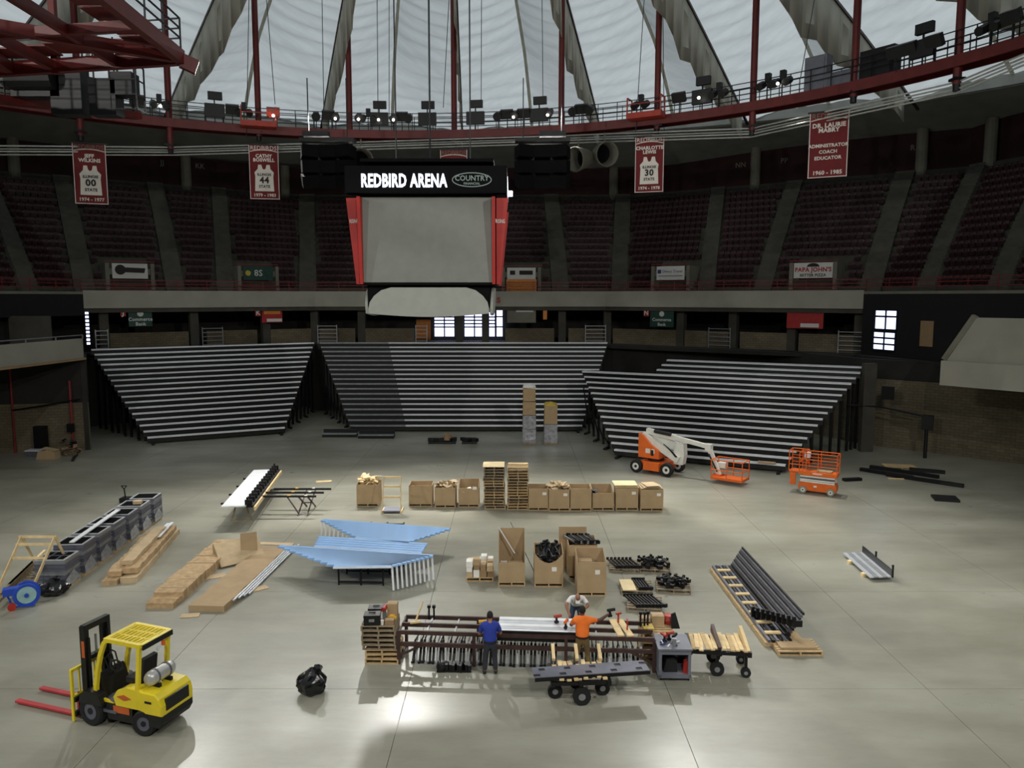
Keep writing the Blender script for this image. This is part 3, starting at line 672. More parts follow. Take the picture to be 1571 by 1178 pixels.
# big red platform in the upper left corner
tp = thing('truss_platform', 'big dark red steel truss platform high in the upper corner', 'platform', (-12.2, 30, 19.55))
Pq = lambda x, y, z=0: Vector((x, y, z))
c0, c1, c2, c3 = Pq(0, 0), Pq(0.6, -14), Pq(-16, 3.2), Pq(-16, -12)
for a, b in ((c0, c1), (c0, c2), (c2, c3)): MB().bar(a, b, 0.28, 0.5).ob('edge_beam', 'steel_red', tp)
for k in range(1, 6): MB().bar(c0.lerp(c2, k / 6), c1.lerp(c3, k / 6), 0.2, 0.36).ob('cross_beam', 'steel_red', tp)
for k in range(1, 4): MB().bar(c0.lerp(c1, k / 4), c2.lerp(c3, k / 4), 0.2, 0.32).ob('cross_beam', 'steel_red', tp)
MB().bar(c0, c0.lerp(c3, 0.9), 0.3, 0.4).ob('brace', 'steel_red', tp); MB().bar(c0.lerp(c2, 0.45), c1.lerp(c3, 0.25), 0.3, 0.4).ob('brace', 'steel_red', tp)
dm = MB().box((0, 0, 0), (1.5, 1.2, 0.06)).mesh('steel_red')
for k in range(10):
    put('deck_plate', dm, tp, c0.lerp(c1, (k + 0.5) / 10) + Vector((-0.9, 0, 0.36)))
for k in range(10): put('deck_plate', dm, tp, c0.lerp(c2, (k + 0.5) / 10) + Vector((0, -0.8, 0.36)))
for a, b in ((c0, c1), (c0, c2)):
    n = 9
    for z in (0.7, 1.05, 1.4): MB().bar(a + Pq(0, 0, z), b + Pq(0, 0, z), 0.05).ob('rail', 'steel_black', tp)
    pm = MB().box((0, 0, 0.85), (0.05, 0.05, 1.1)).mesh('steel_black')
    for k in range(n + 1): put('post', pm, tp, a.lerp(b, k / n))
MB().bar(c0 + Pq(0, 0, -0.1), c0 + Pq(0.5, 0.2, -0.3), 0.3, 0.5).ob('end_lug', 'steel_red', tp)
for k, (x, y) in enumerate(((-5.2, 1.0), (-10, 2.0))): MB().bar((x, y, -0.3), (x, y, 9), 0.24).ob('hanger', 'steel_red', tp)

# dark machinery hanging under the platform
for j, (px, py, w, h, lab) in enumerate(((62, 122, 2.2, 1.6, 'rounded black winch motor slung under the red platform'), (110, 135, 1.4, 2.4, 'tall black hoist frame under the red platform'), (165, 150, 1.2, 1.6, 'grey control cabinet under the red platform'), (192, 130, 1.0, 1.0, 'square dark loudspeaker in a cage under the red platform'))):
    p = PD(px, py + h * 18, 37); t = thing('hoist_machine', lab, 'machine', p)
    MB().box((0, 0, h / 2), (w, 0.8, h)).ob('housing', 'paint_black', t)
    for s in (-1, 1): MB().bar((s * w * 0.45, 0, h), (s * w * 0.45, 0, h + 1.6), 0.06).ob('hanger', 'steel_black', t)
    if j == 0: MB().cyl((-1.0, -0.5, 0.8), (1.0, -0.5, 0.8), 0.55, 12).ob('drum', 'paint_black', t)
cg = thing('cage', 'black wire cage at the end of the lower catwalk', 'cage', PD(197, 172, 37))
for x in (-0.6, 0.6):
    for y in (-0.4, 0.4): MB().bar((x, y, 0), (x, y, 2.0), 0.06).ob('post', 'steel_black', cg)
for z in (0.05, 0.7, 1.35, 2.0): MB().bar((-0.6, -0.4, z), (0.6, -0.4, z), 0.05).bar((0.6, -0.4, z), (0.6, 0.4, z), 0.05).ob('hoop', 'steel_black', cg)
tr = thing('lower_catwalk', 'dark red straight catwalk joining the ring under the platform', 'catwalk', (0, 0, 0))
a, b = PD(-20, 150, 36), PD(212, 178, 43)
MB().bar(a, b, 0.6, 0.35).ob('walkway_beam', 'steel_red', tr)
for z in (0.7, 1.1, 1.5): MB().bar(a + Pq(0, -0.5, z), b + Pq(0, -0.5, z), 0.05).ob('rail', 'steel_black', tr)
pm = MB().box((0, -0.5, 0.8), (0.05, 0.05, 1.4)).mesh('steel_black')
for k in range(8): put('post', pm, tr, a.lerp(b, k / 7))

# ------------------------------------------------------------------ centre-hung scoreboard
SY = 30.0; c = PD(657, 436, SY); sb = thing('scoreboard', 'black centre-hung scoreboard with blank grey screens, red corner panels and lit header', 'scoreboard', (c.x, SY + 2.5, c.z))
u = SY / 1196.0
sw, sh = 199 * u, 128 * u
for k in range(4):
    R_ = Matrix.Rotation(k * PI / 2, 4, 'Z')
    def side(o): o.rotation_euler = (0, 0, k * PI / 2); return o
    side(MB().box((0, -2.5, sh / 2 + 0.05), (sw, 0.12, sh)).ob('screen', 'screen_grey', sb))
    fr = MB()
    for z in (0.02, sh + 0.08): fr.box((0, -2.52, z), (sw + 0.16, 0.16, 0.1))
    for x in (-1, 1): fr.box((x * (sw / 2 + 0.04), -2.52, sh / 2), (0.09, 0.16, sh))
    side(fr.ob('screen_frame', 'score_black', sb))
    for s in (-1, 1):
        side(MB().prism([(s * (sw / 2 + 0.08), 0.0), (s * (sw / 2 + 0.22), 0.0), (s * (sw / 2 + 0.55), sh), (s * (sw / 2 + 0.08), sh)], 0.12, Matrix.Translation((0, -2.5, 0))).ob('corner_panel', 'score_red', sb))
        text('lettering', 'RISING', 0.2, 'banner_white', sb, R_ @ Matrix.Translation((s * (sw / 2 + 0.26), -2.58, sh * 0.73)), 0.004, sx=0.55)
    side(MB().box((0, -2.75, sh + 0.62), (236 * u, 0.5, 39 * u)).ob('header', 'score_black', sb))
    text('lettering', 'REDBIRD ARENA', 0.66, 'led_white', sb, R_ @ Matrix.Translation((-32 * u, -3.02, sh + 0.55)) , 0.02, sx=0.6)
    el = MB(); n = 28
    for q in range(n):
        a0, a1 = 2 * PI * q / n, 2 * PI * (q + 1) / n
        el.bar((0.72 * cos(a0), 0, 0.25 * sin(a0)), (0.72 * cos(a1), 0, 0.25 * sin(a1)), 0.03)
    o = el.ob('logo_oval', 'led_dim', sb); Mo = R_ @ Matrix.Translation((68 * u, -3.02, sh + 0.6)); o.location = Mo.to_translation(); o.rotation_euler = Mo.to_euler()
    text('lettering', 'COUNTRY', 0.27, 'led_dim', sb, R_ @ Matrix.Translation((68 * u, -3.02, sh + 0.65)), 0.004, sx=0.95); text('lettering', 'FINANCIAL', 0.12, 'led_dim', sb, R_ @ Matrix.Translation((68 * u, -3.02, sh + 0.46)), 0.002)
    # arched pale skirt under the screen
    hw, hh = 92 * u, 49 * u
    pts = [(-hw, -hh + 0.12)] + [(-hw + 2 * hw * q / 12, -hh + 0.12 - 0.13 * sin(PI * q / 12)) for q in range(1, 12)] + [(hw, -hh + 0.12)]
    top = [(hw * cos(PI * q / 14), min(-0.12, -hh + 0.3 + (hh - 0.1) * sin(PI * q / 14))) for q in range(15)]
    side(MB().prism(pts + top, 0.1, Matrix.Translation((0, -2.45, 0)) @ Matrix.Rotation(0.06, 4, 'X')).ob('arched_skirt', 'score_white', sb))
    side(MB().prism([(-hw - 0.02, -0.02), (hw + 0.02, -0.02), (hw - 0.02, -hh * 0.75), (-hw + 0.02, -hh * 0.75)], 0.1, Matrix.Translation((0, -2.3, 0))).ob('skirt_backing', 'score_black', sb))
MB().box((0, 0, sh / 2), (4.6, 4.7, sh - 0.1)).ob('core', 'score_black', sb); MB().box((0, 0, -0.6), (4.0, 4.0, 1.0)).ob('lower_core', 'score_black', sb)
for x in (-1.5, 1.5): MB().cyl((x, 0, sh + 1.0), (x, 0, 20.5), 0.03, 6).ob('hoist_cable', 'thin_cable', sb)
MB().box((0, 0, sh + 1.4), (5, 5, 0.12)).ob('roof_plate', 'score_black', sb)
MB().cyl((sw / 2 + 0.62, -2.6, sh + 0.05), (sw / 2 + 0.62, -2.6, sh + 0.25), 0.1, 10).ob('corner_lamp', 'window_glow', sb)

# ------------------------------------------------------------------ banners
BN = [(136, 221, 44, 88, 'JEFF\nWILKINS', '00', '1974 - 1977', 'dark red banner with a jersey numbered double zero'), (404, 223, 42, 79, 'CATHY\nBOSWELL', '44', '1979 - 1983', 'dark red banner with a jersey numbered forty-four'),
      (696, 230, 40, 80, 'JILL\nHUTCHISON', None, '', 'plain dark red banner half hidden behind the scoreboard'), (997, 210, 42, 81, 'CHARLOTTE\nLEWIS', '30', '1974 - 1978', 'bright red banner with a jersey numbered thirty'),
      (1273, 172, 47, 95, 'DR. LAURIE\nMABRY', '', '1960 - 1985', 'dark red text-only banner near the catwalk end')]
for px, py, w, h, nm, num, yr, lab in BN:
    th = th_at(px); p = rp(th, -0.7); q = PD(px, py, p.y); s = p.y / 1200.0; w *= s * 1.02; h *= s
    if px == 1273: w *= 1.15
    t = thing('hanging_banner', lab, 'banner', (q.x, p.y, q.z - h), -th * 0.55)
    MB().box((0, 0, h / 2), (w, 0.05, h)).ob('cloth', 'banner_red', t); MB().box((0, 0, h + 0.04), (w + 0.2, 0.09, 0.09)).ob('top_bar', 'steel_black', t)
    br = MB()
    for x in (-1, 1): br.box((x * (w / 2 - 0.03), -0.03, h / 2), (0.04, 0.02, h))
    br.box((0, -0.03, 0.03), (w, 0.02, 0.04)); br.ob('border', 'banner_white', t)
    F = lambda x, z: Matrix.Translation((x, -0.045, z))
    am = MB()
    for k in range(8): x0, x1 = -w * 0.46 + w * 0.92 * k / 8, -w * 0.46 + w * 0.92 * (k + 1) / 8; f = lambda x: h * 0.875 + 0.14 * (1 - (2 * x / w) ** 2); am.bar((x0, -0.03, f(x0)), (x1, -0.03, f(x1)), 0.02, 0.05)
    am.ob('arch_line', 'banner_white', t)
    text('lettering', 'REDBIRDS', w * 0.2, 'banner_white' if px in (404, 997) else 'concrete', t, F(0, h * 0.945), 0.0)
    for k, ln in enumerate(nm.split('\n')): text('lettering', ln, w * 0.16, 'banner_white', t, F(0, h * (0.80 - 0.075 * k)), 0.012)
    if num:
        j = [(-.30, .15), (.30, .15), (.28, .42), (.3, .5), (.2, .56), (.18, .64), (.08, .64), (.05, .57), (0, .55), (-.05, .57), (-.08, .64), (-.18, .64), (-.2, .56), (-.3, .5), (-.28, .42)]
        MB().prism([(x * w * 1.08, z * h) for x, z in j], 0.02, Matrix.Translation((0, -0.04, 0))).ob('jersey', 'banner_white', t)
        G2 = lambda z: Matrix.Translation((0, -0.065, h * z))
        text('lettering', 'ILLINOIS', w * 0.12, 'banner_ink', t, G2(0.455), 0.008); text('lettering', num, w * 0.3, 'banner_ink', t, G2(0.35), 0.02); text('lettering', 'STATE', w * 0.13, 'banner_ink', t, G2(0.235), 0.008)
    elif num == '':
        for k, ln in enumerate(('ADMINISTRATOR', 'COACH', 'EDUCATOR')): text('lettering', ln, w * 0.125, 'banner_white', t, F(0, h * (0.49 - 0.095 * k)), 0.008)
    if yr: text('lettering', yr, w * 0.15, 'banner_white', t, F(0, h * 0.075), 0.008)

# dark loudspeaker clusters and grey horns beside the scoreboard
for px, w, lab in ((505, 1.0, 'black hanging loudspeaker cluster above the left side of the scoreboard'), (832, -1.0, 'black hanging loudspeaker cluster above the right side of the scoreboard')):
    p = PD(px, 285, 50); t = thing('speaker_cluster', lab, 'speakers', p)
    for k in range(3):
        for q in range(3): MB().box(((k - 1) * 1.12, -0.2 * abs(k - 1), 2.0 - q * 0.85), (1.0, 0.9, 0.75), Matrix.Rotation(0.25 * (q - 0.5), 3, 'X') @ Matrix.Rotation(-0.35 * (k - 1), 3, 'Z')).ob('cabinet', 'score_black', t)
    MB().box((0, 0, 2.75), (3.4, 0.9, 0.2)).ob('frame', 'steel_black', t); MB().bar((-1.2, 0, 2.8), (-1.2, 0, 6.5), 0.06).ob('hanger', 'steel_black', t); MB().bar((1.2, 0, 2.8), (1.2, 0, 6.5), 0.06).ob('hanger', 'steel_black', t)
    MB().box((w * -0.6, -0.5, 3.05), (1.6, 0.5, 0.3)).ob('amplifier', 'steel_black', t)
for px, py, ang, lab in ((553, 246, 0.35, 'grey ring-mouthed horn loudspeaker beside the left speaker cluster'), (928, 236, 0.35, 'grey ring-mouthed horn loudspeaker, outer of the two on the right'), (888, 244, -0.9, 'grey horn loudspeaker turned sideways beside the right speaker cluster')):
    p = PD(px, py, 52); t = thing('horn_loudspeaker', lab, 'speaker', p)
    M = Matrix.Rotation(ang, 4, 'Z') @ Matrix.Rotation(rad(100), 4, 'X')
    MB().lathe([(0.25, -1.3), (0.5, -0.9), (0.62, -0.3), (0.72, 0.35), (0.8, 0.4), (0.8, 0.28), (0.7, -0.2), (0.55, -0.8), (0.25, -1.2)], 20, M).ob('horn', 'horn_grey', t, None, True)
    MB().lathe([(0.0, -0.95), (0.6, -0.45)], 16, M).ob('throat', 'score_black', t); MB().bar((0, 0.3, 0.7), (0, 0.3, 1.4), 0.08).ob('bracket', 'horn_grey', t)

# ------------------------------------------------------------------ telescopic bleachers
def bleacher(name, lab, b0, b1, hb, t0, t1, ht, n, start=0, split=None, bright=None, legs=True):
    B0, B1, T0, T1 = G(*b0, hb), G(*b1, hb), G(*t0, ht), G(*t1, ht)
    o = thing(name, lab, 'bleacher', ((B0 + B1) / 2).to_3d() * 1.0)
    base = Vector(o.location); base.z = 0; o.location = base
    d = (B1 - B0); d.z = 0; d.normalize(); nr_ = Vector((-d.y, d.x, 0))
    run = ((T0 - B0).dot(nr_) + (T1 - B1).dot(nr_)) / 2 / (n - 1)
    for k in range(start, n):
        u = k / (n - 1); p, q = B0.lerp(T0, u) - base, B1.lerp(T1, u) - base
        dd = (q - p).normalized(); nn = Vector((-dd.y, dd.x, 0)); z = p.z
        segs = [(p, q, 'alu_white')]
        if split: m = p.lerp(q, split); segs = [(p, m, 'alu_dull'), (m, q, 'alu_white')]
        for a, b, mm in segs:
            w = 0.2 if not (bright and k in bright) else 0.5  # wider boards stand in for rows that catch more light
            MB().sheet(a, b, b + nn * w, a + nn * w, 0.05).ob('bench_board', mm, o)
            MB().add([a - nn * 0.01 + Vector((0, 0, -0.07)), b - nn * 0.01 + Vector((0, 0, -0.07)), b - nn * 0.01 + Vector((0, 0, 0.05)), a - nn * 0.01 + Vector((0, 0, 0.05))], [(0, 1, 2, 3)]).ob('nosing', mm, o)
        MB().sheet(p + nn * 0.24 + Vector((0, 0, -0.12)), q + nn * 0.24 + Vector((0, 0, -0.12)), q + nn * (run + 0.12) + Vector((0, 0, -0.12)), p + nn * (run + 0.12) + Vector((0, 0, -0.12)), 0.04).ob('deck', 'steel_black', o)
        rh = (ht - hb) / (n - 1)
        MB().sheet(p + nn * 0.12 + Vector((0, 0, -0.05)), q + nn * 0.12 + Vector((0, 0, -0.05)), q + nn * 0.12 + Vector((0, 0, -rh - 0.05)), p + nn * 0.12 + Vector((0, 0, -rh - 0.05)), 0.03).ob('riser', 'paint_black', o)
        if k % 2 == 0 and legs:
            for e, sg in ((p, 1), (q, -1)):
                f = e + dd * 0.35 * sg + nn * 0.3
                MB().bar((f.x, f.y, 0), (f.x, f.y, f.z - 0.1), 0.16).ob('leg', 'steel_black', o)
                if k % 4 == 0: MB().bar((f.x, f.y, 0.06), (f.x - nn.x * 0.9, f.y - nn.y * 0.9, 0.06), 0.2, 0.14).ob('foot', 'steel_black', o)
            for sgn, e in ((1, p), (-1, q)):
                f = e + dd * 0.35 * sgn + nn * 0.3
                if k >= 4: MB().bar((f.x, f.y, 0.3), (f.x - nn.x * 2 * run, f.y - nn.y * 2 * run, f.z - 2 * rh), 0.07).ob('brace', 'steel_black', o)
    return o, base, B0, B1, T0, T1
bleacher('bleacher', 'black telescopic bleacher with pale bench boards by the left block wall', (226, 671.5), (437, 656), 0.5, (140, 536.5), (482, 526), 6.5, 17, bright=(12, 13, 14, 15))
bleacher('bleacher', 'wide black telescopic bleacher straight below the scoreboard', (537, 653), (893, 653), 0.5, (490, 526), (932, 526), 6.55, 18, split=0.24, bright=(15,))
rbl = bleacher('bleacher', 'slanting black telescopic bleacher behind the lift machines', (942, 690), (1205, 714), 0.5, (893, 570), (1306, 589), 4.85, 14, bright=(13,))
# three extra upper rows on the right bleacher
o, base, B0, B1, T0, T1 = rbl
for k in range(1, 4):
    u = (13 + k) / 13; p, q = B0.lerp(T0, u) - base, B1.lerp(T1, u) - base; a = p.lerp(q, 0.29 + 0.02 * k); dd = (q - p).normalized(); nn = Vector((-dd.y, dd.x, 0)); dz = Vector((0, 0, 1))
    MB().sheet(a, q, q + nn * 0.42, a + nn * 0.42, 0.05).ob('bench_board', 'alu_white', o)
    MB().add([a - dz * 0.07, q - dz * 0.07, q + dz * 0.05, a + dz * 0.05], [(0, 1, 2, 3)]).ob('nosing', 'alu_white', o)
    MB().sheet(a + nn * 0.12 - dz * 0.05, q + nn * 0.12 - dz * 0.05, q + nn * 0.12 - dz * 0.4, a + nn * 0.12 - dz * 0.4, 0.03).ob('riser', 'paint_black', o)
    MB().sheet(a + nn * 0.3 - dz * 0.1, q + nn * 0.3 - dz * 0.1, q + nn * 0.8 - dz * 0.1, a + nn * 0.8 - dz * 0.1, 0.03).ob('deck', 'steel_black', o)
    for e in (a, a.lerp(q, 0.33), a.lerp(q, 0.66), q - dd * 0.4): MB().bar((e.x + nn.x * 0.3, e.y + nn.y * 0.3, 0), (e.x + nn.x * 0.3, e.y + nn.y * 0.3, e.z - 0.1), 0.16).ob('leg', 'steel_black', o)
# ------------------------------------------------------------------ pallets, boxes
def pallet_parts(t, w, d, m, z0=0.0, nb=7, detail=True):
    bw = w / nb * 0.72
    if detail:
        bm = MB().box((0, 0, 0), (bw, d, 0.022)).mesh(m); st = MB().box((0, 0, 0), (w, 0.045, 0.09)).mesh(m)
        for k in range(nb):
            put('deck_board', bm, t, (-w / 2 + bw / 2 + (w - bw) * k / (nb - 1), 0, z0 + 0.132))
        for k in (0, nb // 2, nb - 1): put('bottom_board', bm, t, (-w / 2 + bw / 2 + (w - bw) * k / (nb - 1), 0, z0 + 0.012))
        for y in (-d / 2 + 0.03, 0, d / 2 - 0.03): put('stringer', st, t, (0, y, z0 + 0.07))
    else:
        mb = MB()
        for k in range(nb): mb.box((-w / 2 + bw / 2 + (w - bw) * k / (nb - 1), 0, z0 + 0.132), (bw, d, 0.022))
        return mb
_pm = {}
def pallet(lab, loc, rz=0.0, w=1.05, d=1.15, m='pallet_wood', group=None):
    """front view: stringers seen end-on as three blocks, boards running across"""
    key = (w, d, m)
    if key not in _pm:
        bd = MB().box((0, 0, 0), (w, 0.1, 0.022)).mesh(m); sg = MB().box((0, 0, 0), (0.045, d, 0.095)).mesh(m); _pm[key] = (bd, sg)
    bd, sg = _pm[key]; t = thing('pallet', lab, 'pallet', loc, rz, group)
    for k in range(6): put('deck_board', bd, t, (0, -d / 2 + 0.05 + (d - 0.1) * k / 5, 0.134))
    for k in (0, 5): put('bottom_board', bd, t, (0, -d / 2 + 0.05 + (d - 0.1) * k / 5, 0.011))
    for x in (-w / 2 + 0.025, 0, w / 2 - 0.025): put('stringer', sg, t, (x, 0, 0.0715))
    return t
PALH = 0.146
def carton(t, w, d, h, m='cardboard', inner='cardboard_dark', cut=None, bulge=0.0, z0=0.0):
    th = 0.02
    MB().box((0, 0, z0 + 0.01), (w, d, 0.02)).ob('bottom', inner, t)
    hf = h if cut is None else cut
    n = 8; pts = [(-w / 2, z0)] + [(w / 2, z0)] + [(w / 2 - w * k / n, z0 + hf + (bulge * (2 * k / n - 1) ** 2 if bulge else 0)) for k in range(n + 1)]
    MB().prism(pts, th, Matrix.Translation((0, -d / 2, 0))).ob('front_panel', m, t)
    MB().box((0, d / 2, z0 + h / 2), (w, th, h)).ob('back_panel', m, t)
    for s in (-1, 1):
        zf = z0 + hf + (bulge if bulge else 0)
        MB().add([(s * w / 2, -d / 2, z0), (s * w / 2, d / 2, z0), (s * w / 2, d / 2, z0 + h), (s * w / 2, -d / 2, zf), (s * (w / 2 - th), -d / 2, z0), (s * (w / 2 - th), d / 2, z0), (s * (w / 2 - th), d / 2, z0 + h), (s * (w / 2 - th), -d / 2, zf)],
            [(0, 1, 2, 3), (7, 6, 5, 4), (0, 4, 5, 1), (1, 5, 6, 2), (2, 6, 7, 3), (3, 7, 4, 0)]).ob('side_panel', m, t)
def closed_box(lab, loc, w, d, h, rz=0.0, m='cardboard', name='cardboard_box', tape=True, parent=None):
    t = thing(name, lab, 'box', loc, rz)
    MB().box((0, 0, h / 2), (w, d, h)).ob('body', m, t)
    if tape: MB().box((0, 0, h + 0.003), (w, 0.06, 0.006)).ob('tape', 'cardboard_pale', t)
    return t
def scraps(lab, loc, w, d, h, n, m, rz=0.0, long_=0.5, name='scrap_heap', cat='scraps'):
    mb = MB()
    for k in range(n):
        M = Matrix.Rotation(rnd.uniform(0, 6.3), 3, 'Z') @ Matrix.Rotation(rnd.uniform(-0.6, 0.6), 3, 'X') @ Matrix.Rotation(rnd.uniform(-0.5, 0.5), 3, 'Y')
        mb.box((rnd.uniform(-w, w) / 2, rnd.uniform(-d, d) / 2, rnd.uniform(0.02, h)), (rnd.uniform(0.3, 1) * long_, rnd.uniform(0.08, 0.25), 0.02), M)
    o = mb.ob(name, m, None, loc); o.rotation_euler = (0, 0, rz); tag(o, lab, cat); o['kind'] = 'stuff'; return o

# back row of bulk boxes
ROW = [(564, 777, 1.12, 1.15, None, 'scrap', 'leftmost bulk box of the back row, heaped with wood offcuts'), (645, 777, 1.2, 1.1, None, 'empty', 'open empty bulk box just right of the wooden frame'),
       (683, 779, 1.05, 1.05, None, 'paper', 'bulk box overflowing with torn cardboard beside the open empty box'), (719, 778, 1.05, 1.25, 0.85, 'hole', 'bulk box with a torn front left of the tall pallet stack'),
       (826, 783, 1.0, 1.12, None, 'empty', 'open bulk box touching the right side of the pallet stacks'), (858, 784, 1.05, 1.1, None, 'paper', 'bulk box with cardboard bulging out, second right of the pallet stacks'),
       (891, 784, 1.07, 1.15, None, 'empty', 'clean open bulk box in the middle of the right-hand row'), (925, 783, 1.08, 1.12, 0.75, 'dark', 'bulk box with a low front and dark torn corner'),
       (962, 783, 1.12, 1.15, None, 'lid', 'bulk box topped by pale plywood sheets'), (1000, 784, 1.15, 1.1, None, 'flat', 'rightmost bulk box of the back row, topped by flat cardboard')]
for j, (px, py, w, h, cut, st, lab) in enumerate(ROW):
    g = G(px, py); g.y += 0.55
    pallet('wooden pallet under the ' + lab.split(',')[0], g, 0, w + 0.02, 1.1)
    t = thing('bulk_box', lab, 'box', (g.x, g.y, PALH), rnd.uniform(-0.02, 0.02)); carton(t, w, 1.05, h - 0.14, cut=cut)
    z = PALH + h - 0.14
    if j in (3, 4, 5, 8, 9): MB().box((w * 0.3, -0.54, h - 0.4), (0.2, 0.012, 0.14)).ob('label_sheet', 'paper_white', t)
    if st == 'scrap': scraps('pile of pale wood offcuts in the leftmost bulk box', (g.x, g.y, z - 0.1), 0.9, 0.8, 0.4, 40, 'pine', 0, 0.6)
    elif st == 'paper': scraps('torn cardboard heaped in the %s' % lab.split(' with')[0].split(' over')[0] + (' right of the stacks' if j == 5 else ''), (g.x, g.y, z - 0.1), 0.95, 0.85, 0.3, 45, 'cardboard_pale', 0, 0.45)
    elif st == 'hole': scraps('white packing scraps showing through the torn box front', (g.x - 0.1, g.y - 0.3, z - 0.6), 0.5, 0.3, 0.25, 14, 'paper_white', 0, 0.3)
    elif st == 'dark': scraps('black metal scraps at the torn box corner', (g.x - 0.4, g.y - 0.3, PALH + 0.5), 0.2, 0.3, 0.4, 12, 'steel_black', 0, 0.3)
    elif st == 'lid':
        for k in range(3): tag(MB().box((0, 0, 0), (w + 0.05, 1.05, 0.02)).ob('plywood_sheet', 'plywood', None, (g.x - 0.03 * k, g.y, z + 0.03 + k * 0.05)), 'pale plywood sheet on the bulk box, %s from the bottom' % nth(k), 'sheet')
    elif st == 'flat':
        for k in range(3): o = tag(MB().box((0, 0, 0), (w - 0.05 - k * 0.2, 0.9, 0.02)).ob('cardboard_sheet', 'cardboard_pale', None, (g.x, g.y, z + 0.03 + k * 0.06)), 'flat cardboard sheet on the rightmost bulk box, %s from the bottom' % nth(k), 'sheet'); o.rotation_euler = (0, 0, 0.1 * k)
# tall pallet stacks in the back row
for px, py, n, lab, ply in ((758, 781, 15, 'plywood-topped', True), (795, 782, 15, 'bare-topped', False)):
    g = G(px, py); g.y += 0.58
    for k in range(n):
        pallet('wooden pallet in the tall %s stack of the back row, %s from the floor' % (ply and 'left' or 'right', nth(k)), (g.x + rnd.uniform(-0.04, 0.04), g.y + rnd.uniform(-0.03, 0.03), k * PALH), rnd.uniform(-0.03, 0.03), 1.06, 1.15, rnd.choice(['pallet_wood', 'pallet_grey', 'pallet_grey']) if ply else rnd.choice(['pallet_wood', 'pallet_wood', 'pallet_grey']), 'pallets in the tall stacks')
    if ply: tag(MB().box((0, 0, 0.012), (1.1, 1.25, 0.024)).ob('plywood_sheet', 'plywood', None, (g.x - 0.02, g.y, n * PALH)), 'square plywood sheet on top of the tall left pallet stack', 'sheet')
    else: tag(MB().box((0, 0, 0.03), (1.0, 0.3, 0.06)).ob('lumber_block', 'pine', None, (g.x, g.y + 0.2, n * PALH)), 'short pine block on top of the right pallet stack', 'wood')

# wooden ladder frame with a grey sheet in the back row
g = G(600, 788); t = thing('wooden_frame', 'upright pine ladder frame beside the leftmost bulk box', 'frame', g)
for s in (-1, 1): MB().bar((s * 0.48, 0, 0), (s * 0.42, 0.55, 1.75), 0.05, 0.09).ob('upright', 'pine', t); MB().bar((s * 0.48, 0, 0.03), (s * 0.48, 1.0, 0.03), 0.05, 0.09).ob('foot', 'pine', t)
for u_ in (0.45, 0.74, 0.99): MB().bar((-0.45, 0.55 * u_, 1.75 * u_), (0.45, 0.55 * u_, 1.75 * u_), 0.04, 0.1).ob('rung', 'pine', t)
MB().box((0, 0.45, 0.1), (0.85, 0.8, 0.06)).ob('grey_sheet', 'grey_paint', t)

# ------------------------------------------------------------------ middle group of boxes and black struts
def strut(lab, M, L=1.1, group='loose black struts', m='steel_black', parent=None):
    key = ('strut', L, m)
    if key not in _pm:
        _pm[key] = MB().bar((0, -L / 2, 0.03), (0, L / 2, 0.03), 0.05, 0.06).box((0, -L / 2, 0.06), (0.13, 0.06, 0.12)).box((0, L / 2, 0.05), (0.1, 0.05, 0.1)).mesh(m)
    o = put('steel_strut', _pm[key]); o.matrix_world = M
    tag(o, lab, 'strut', group); return o
g = G(736, 892); g.y += 0.6; pallet('pallet carrying the heap of small cartons', g, 0, 1.05, 1.2)
cells = []
for k in range(26):
    ix, iy, iz = k % 4, (k // 4) % 3, k // 12
    w, d, h = rnd.uniform(0.2, 0.26), rnd.uniform(0.26, 0.36), rnd.uniform(0.18, 0.3)
    x, y = -0.39 + ix * 0.26, -0.4 + iy * 0.39
    z = PALH + sum(c[1] for c in cells if c[0] == (ix, iy)); cells.append(((ix, iy), h))
    white = rnd.random() < 0.42
    closed_box('small %s carton on the carton pallet, %s row from the front, %s layer, %s across' % ('white' if white else 'brown', ORD[iy], ORD[iz], ORD[ix]), (g.x + x, g.y + y, z), w, d, h, rnd.uniform(-0.06, 0.06), 'paper_white' if white else rnd.choice(['cardboard', 'cardboard_dark', 'cardboard_pale']), 'carton', not white)
g = G(785, 899); g.y += 0.6; pallet('pallet under the box with a tall raised back', g, 0, 1.02, 1.2)
t = thing('bulk_box', 'bulk box cut low in front with a tall raised back panel', 'box', (g.x, g.y, PALH)); carton(t, 1.0, 1.15, 1.75, cut=0.75)
closed_box('yellowish carton inside the low-fronted bulk box', (g.x + 0.15, g.y - 0.1, PALH + 0.25), 0.55, 0.4, 0.35); closed_box('white carton inside the low-fronted bulk box', (g.x - 0.3, g.y - 0.1, PALH + 0.3), 0.25, 0.4, 0.3, 0, 'paper_white')
tag(MB().bar((0, 0, 0), (0.62, -0.1, -1.0), 0.035).ob('angle_strip', 'alu_white', None, (g.x - 0.5, g.y + 0.45, 1.95)), 'thin pale metal strip leaning in the tall-backed box', 'strip')
tag(MB().bar((0, 0, 0), (0.95, 0.0, -2.05), 0.03).ob('angle_strip', 'alu_dull', None, (g.x - 0.05, g.y + 0.62, 2.12)), 'long thin metal strip leaning behind the tall-backed box', 'strip')
def strut_heap(lab, cx, cy, z, w, n, L, ang, rz):
    for k in range(n):
        M = Matrix.Translation((cx + rnd.uniform(-w, w) / 2, cy + rnd.uniform(-0.2, 0.2), z + rnd.uniform(0, 0.16))) @ Matrix.Rotation(rz + rnd.uniform(-0.5, 0.5), 4, 'Z') @ Matrix.Rotation(ang + rnd.uniform(-0.3, 0.3), 4, 'X')
        strut(lab, M, L, lab)
g = G(842, 901); g.y += 0.6; pallet('pallet under the bowed box full of black struts', g, 0, 1.08, 1.15)
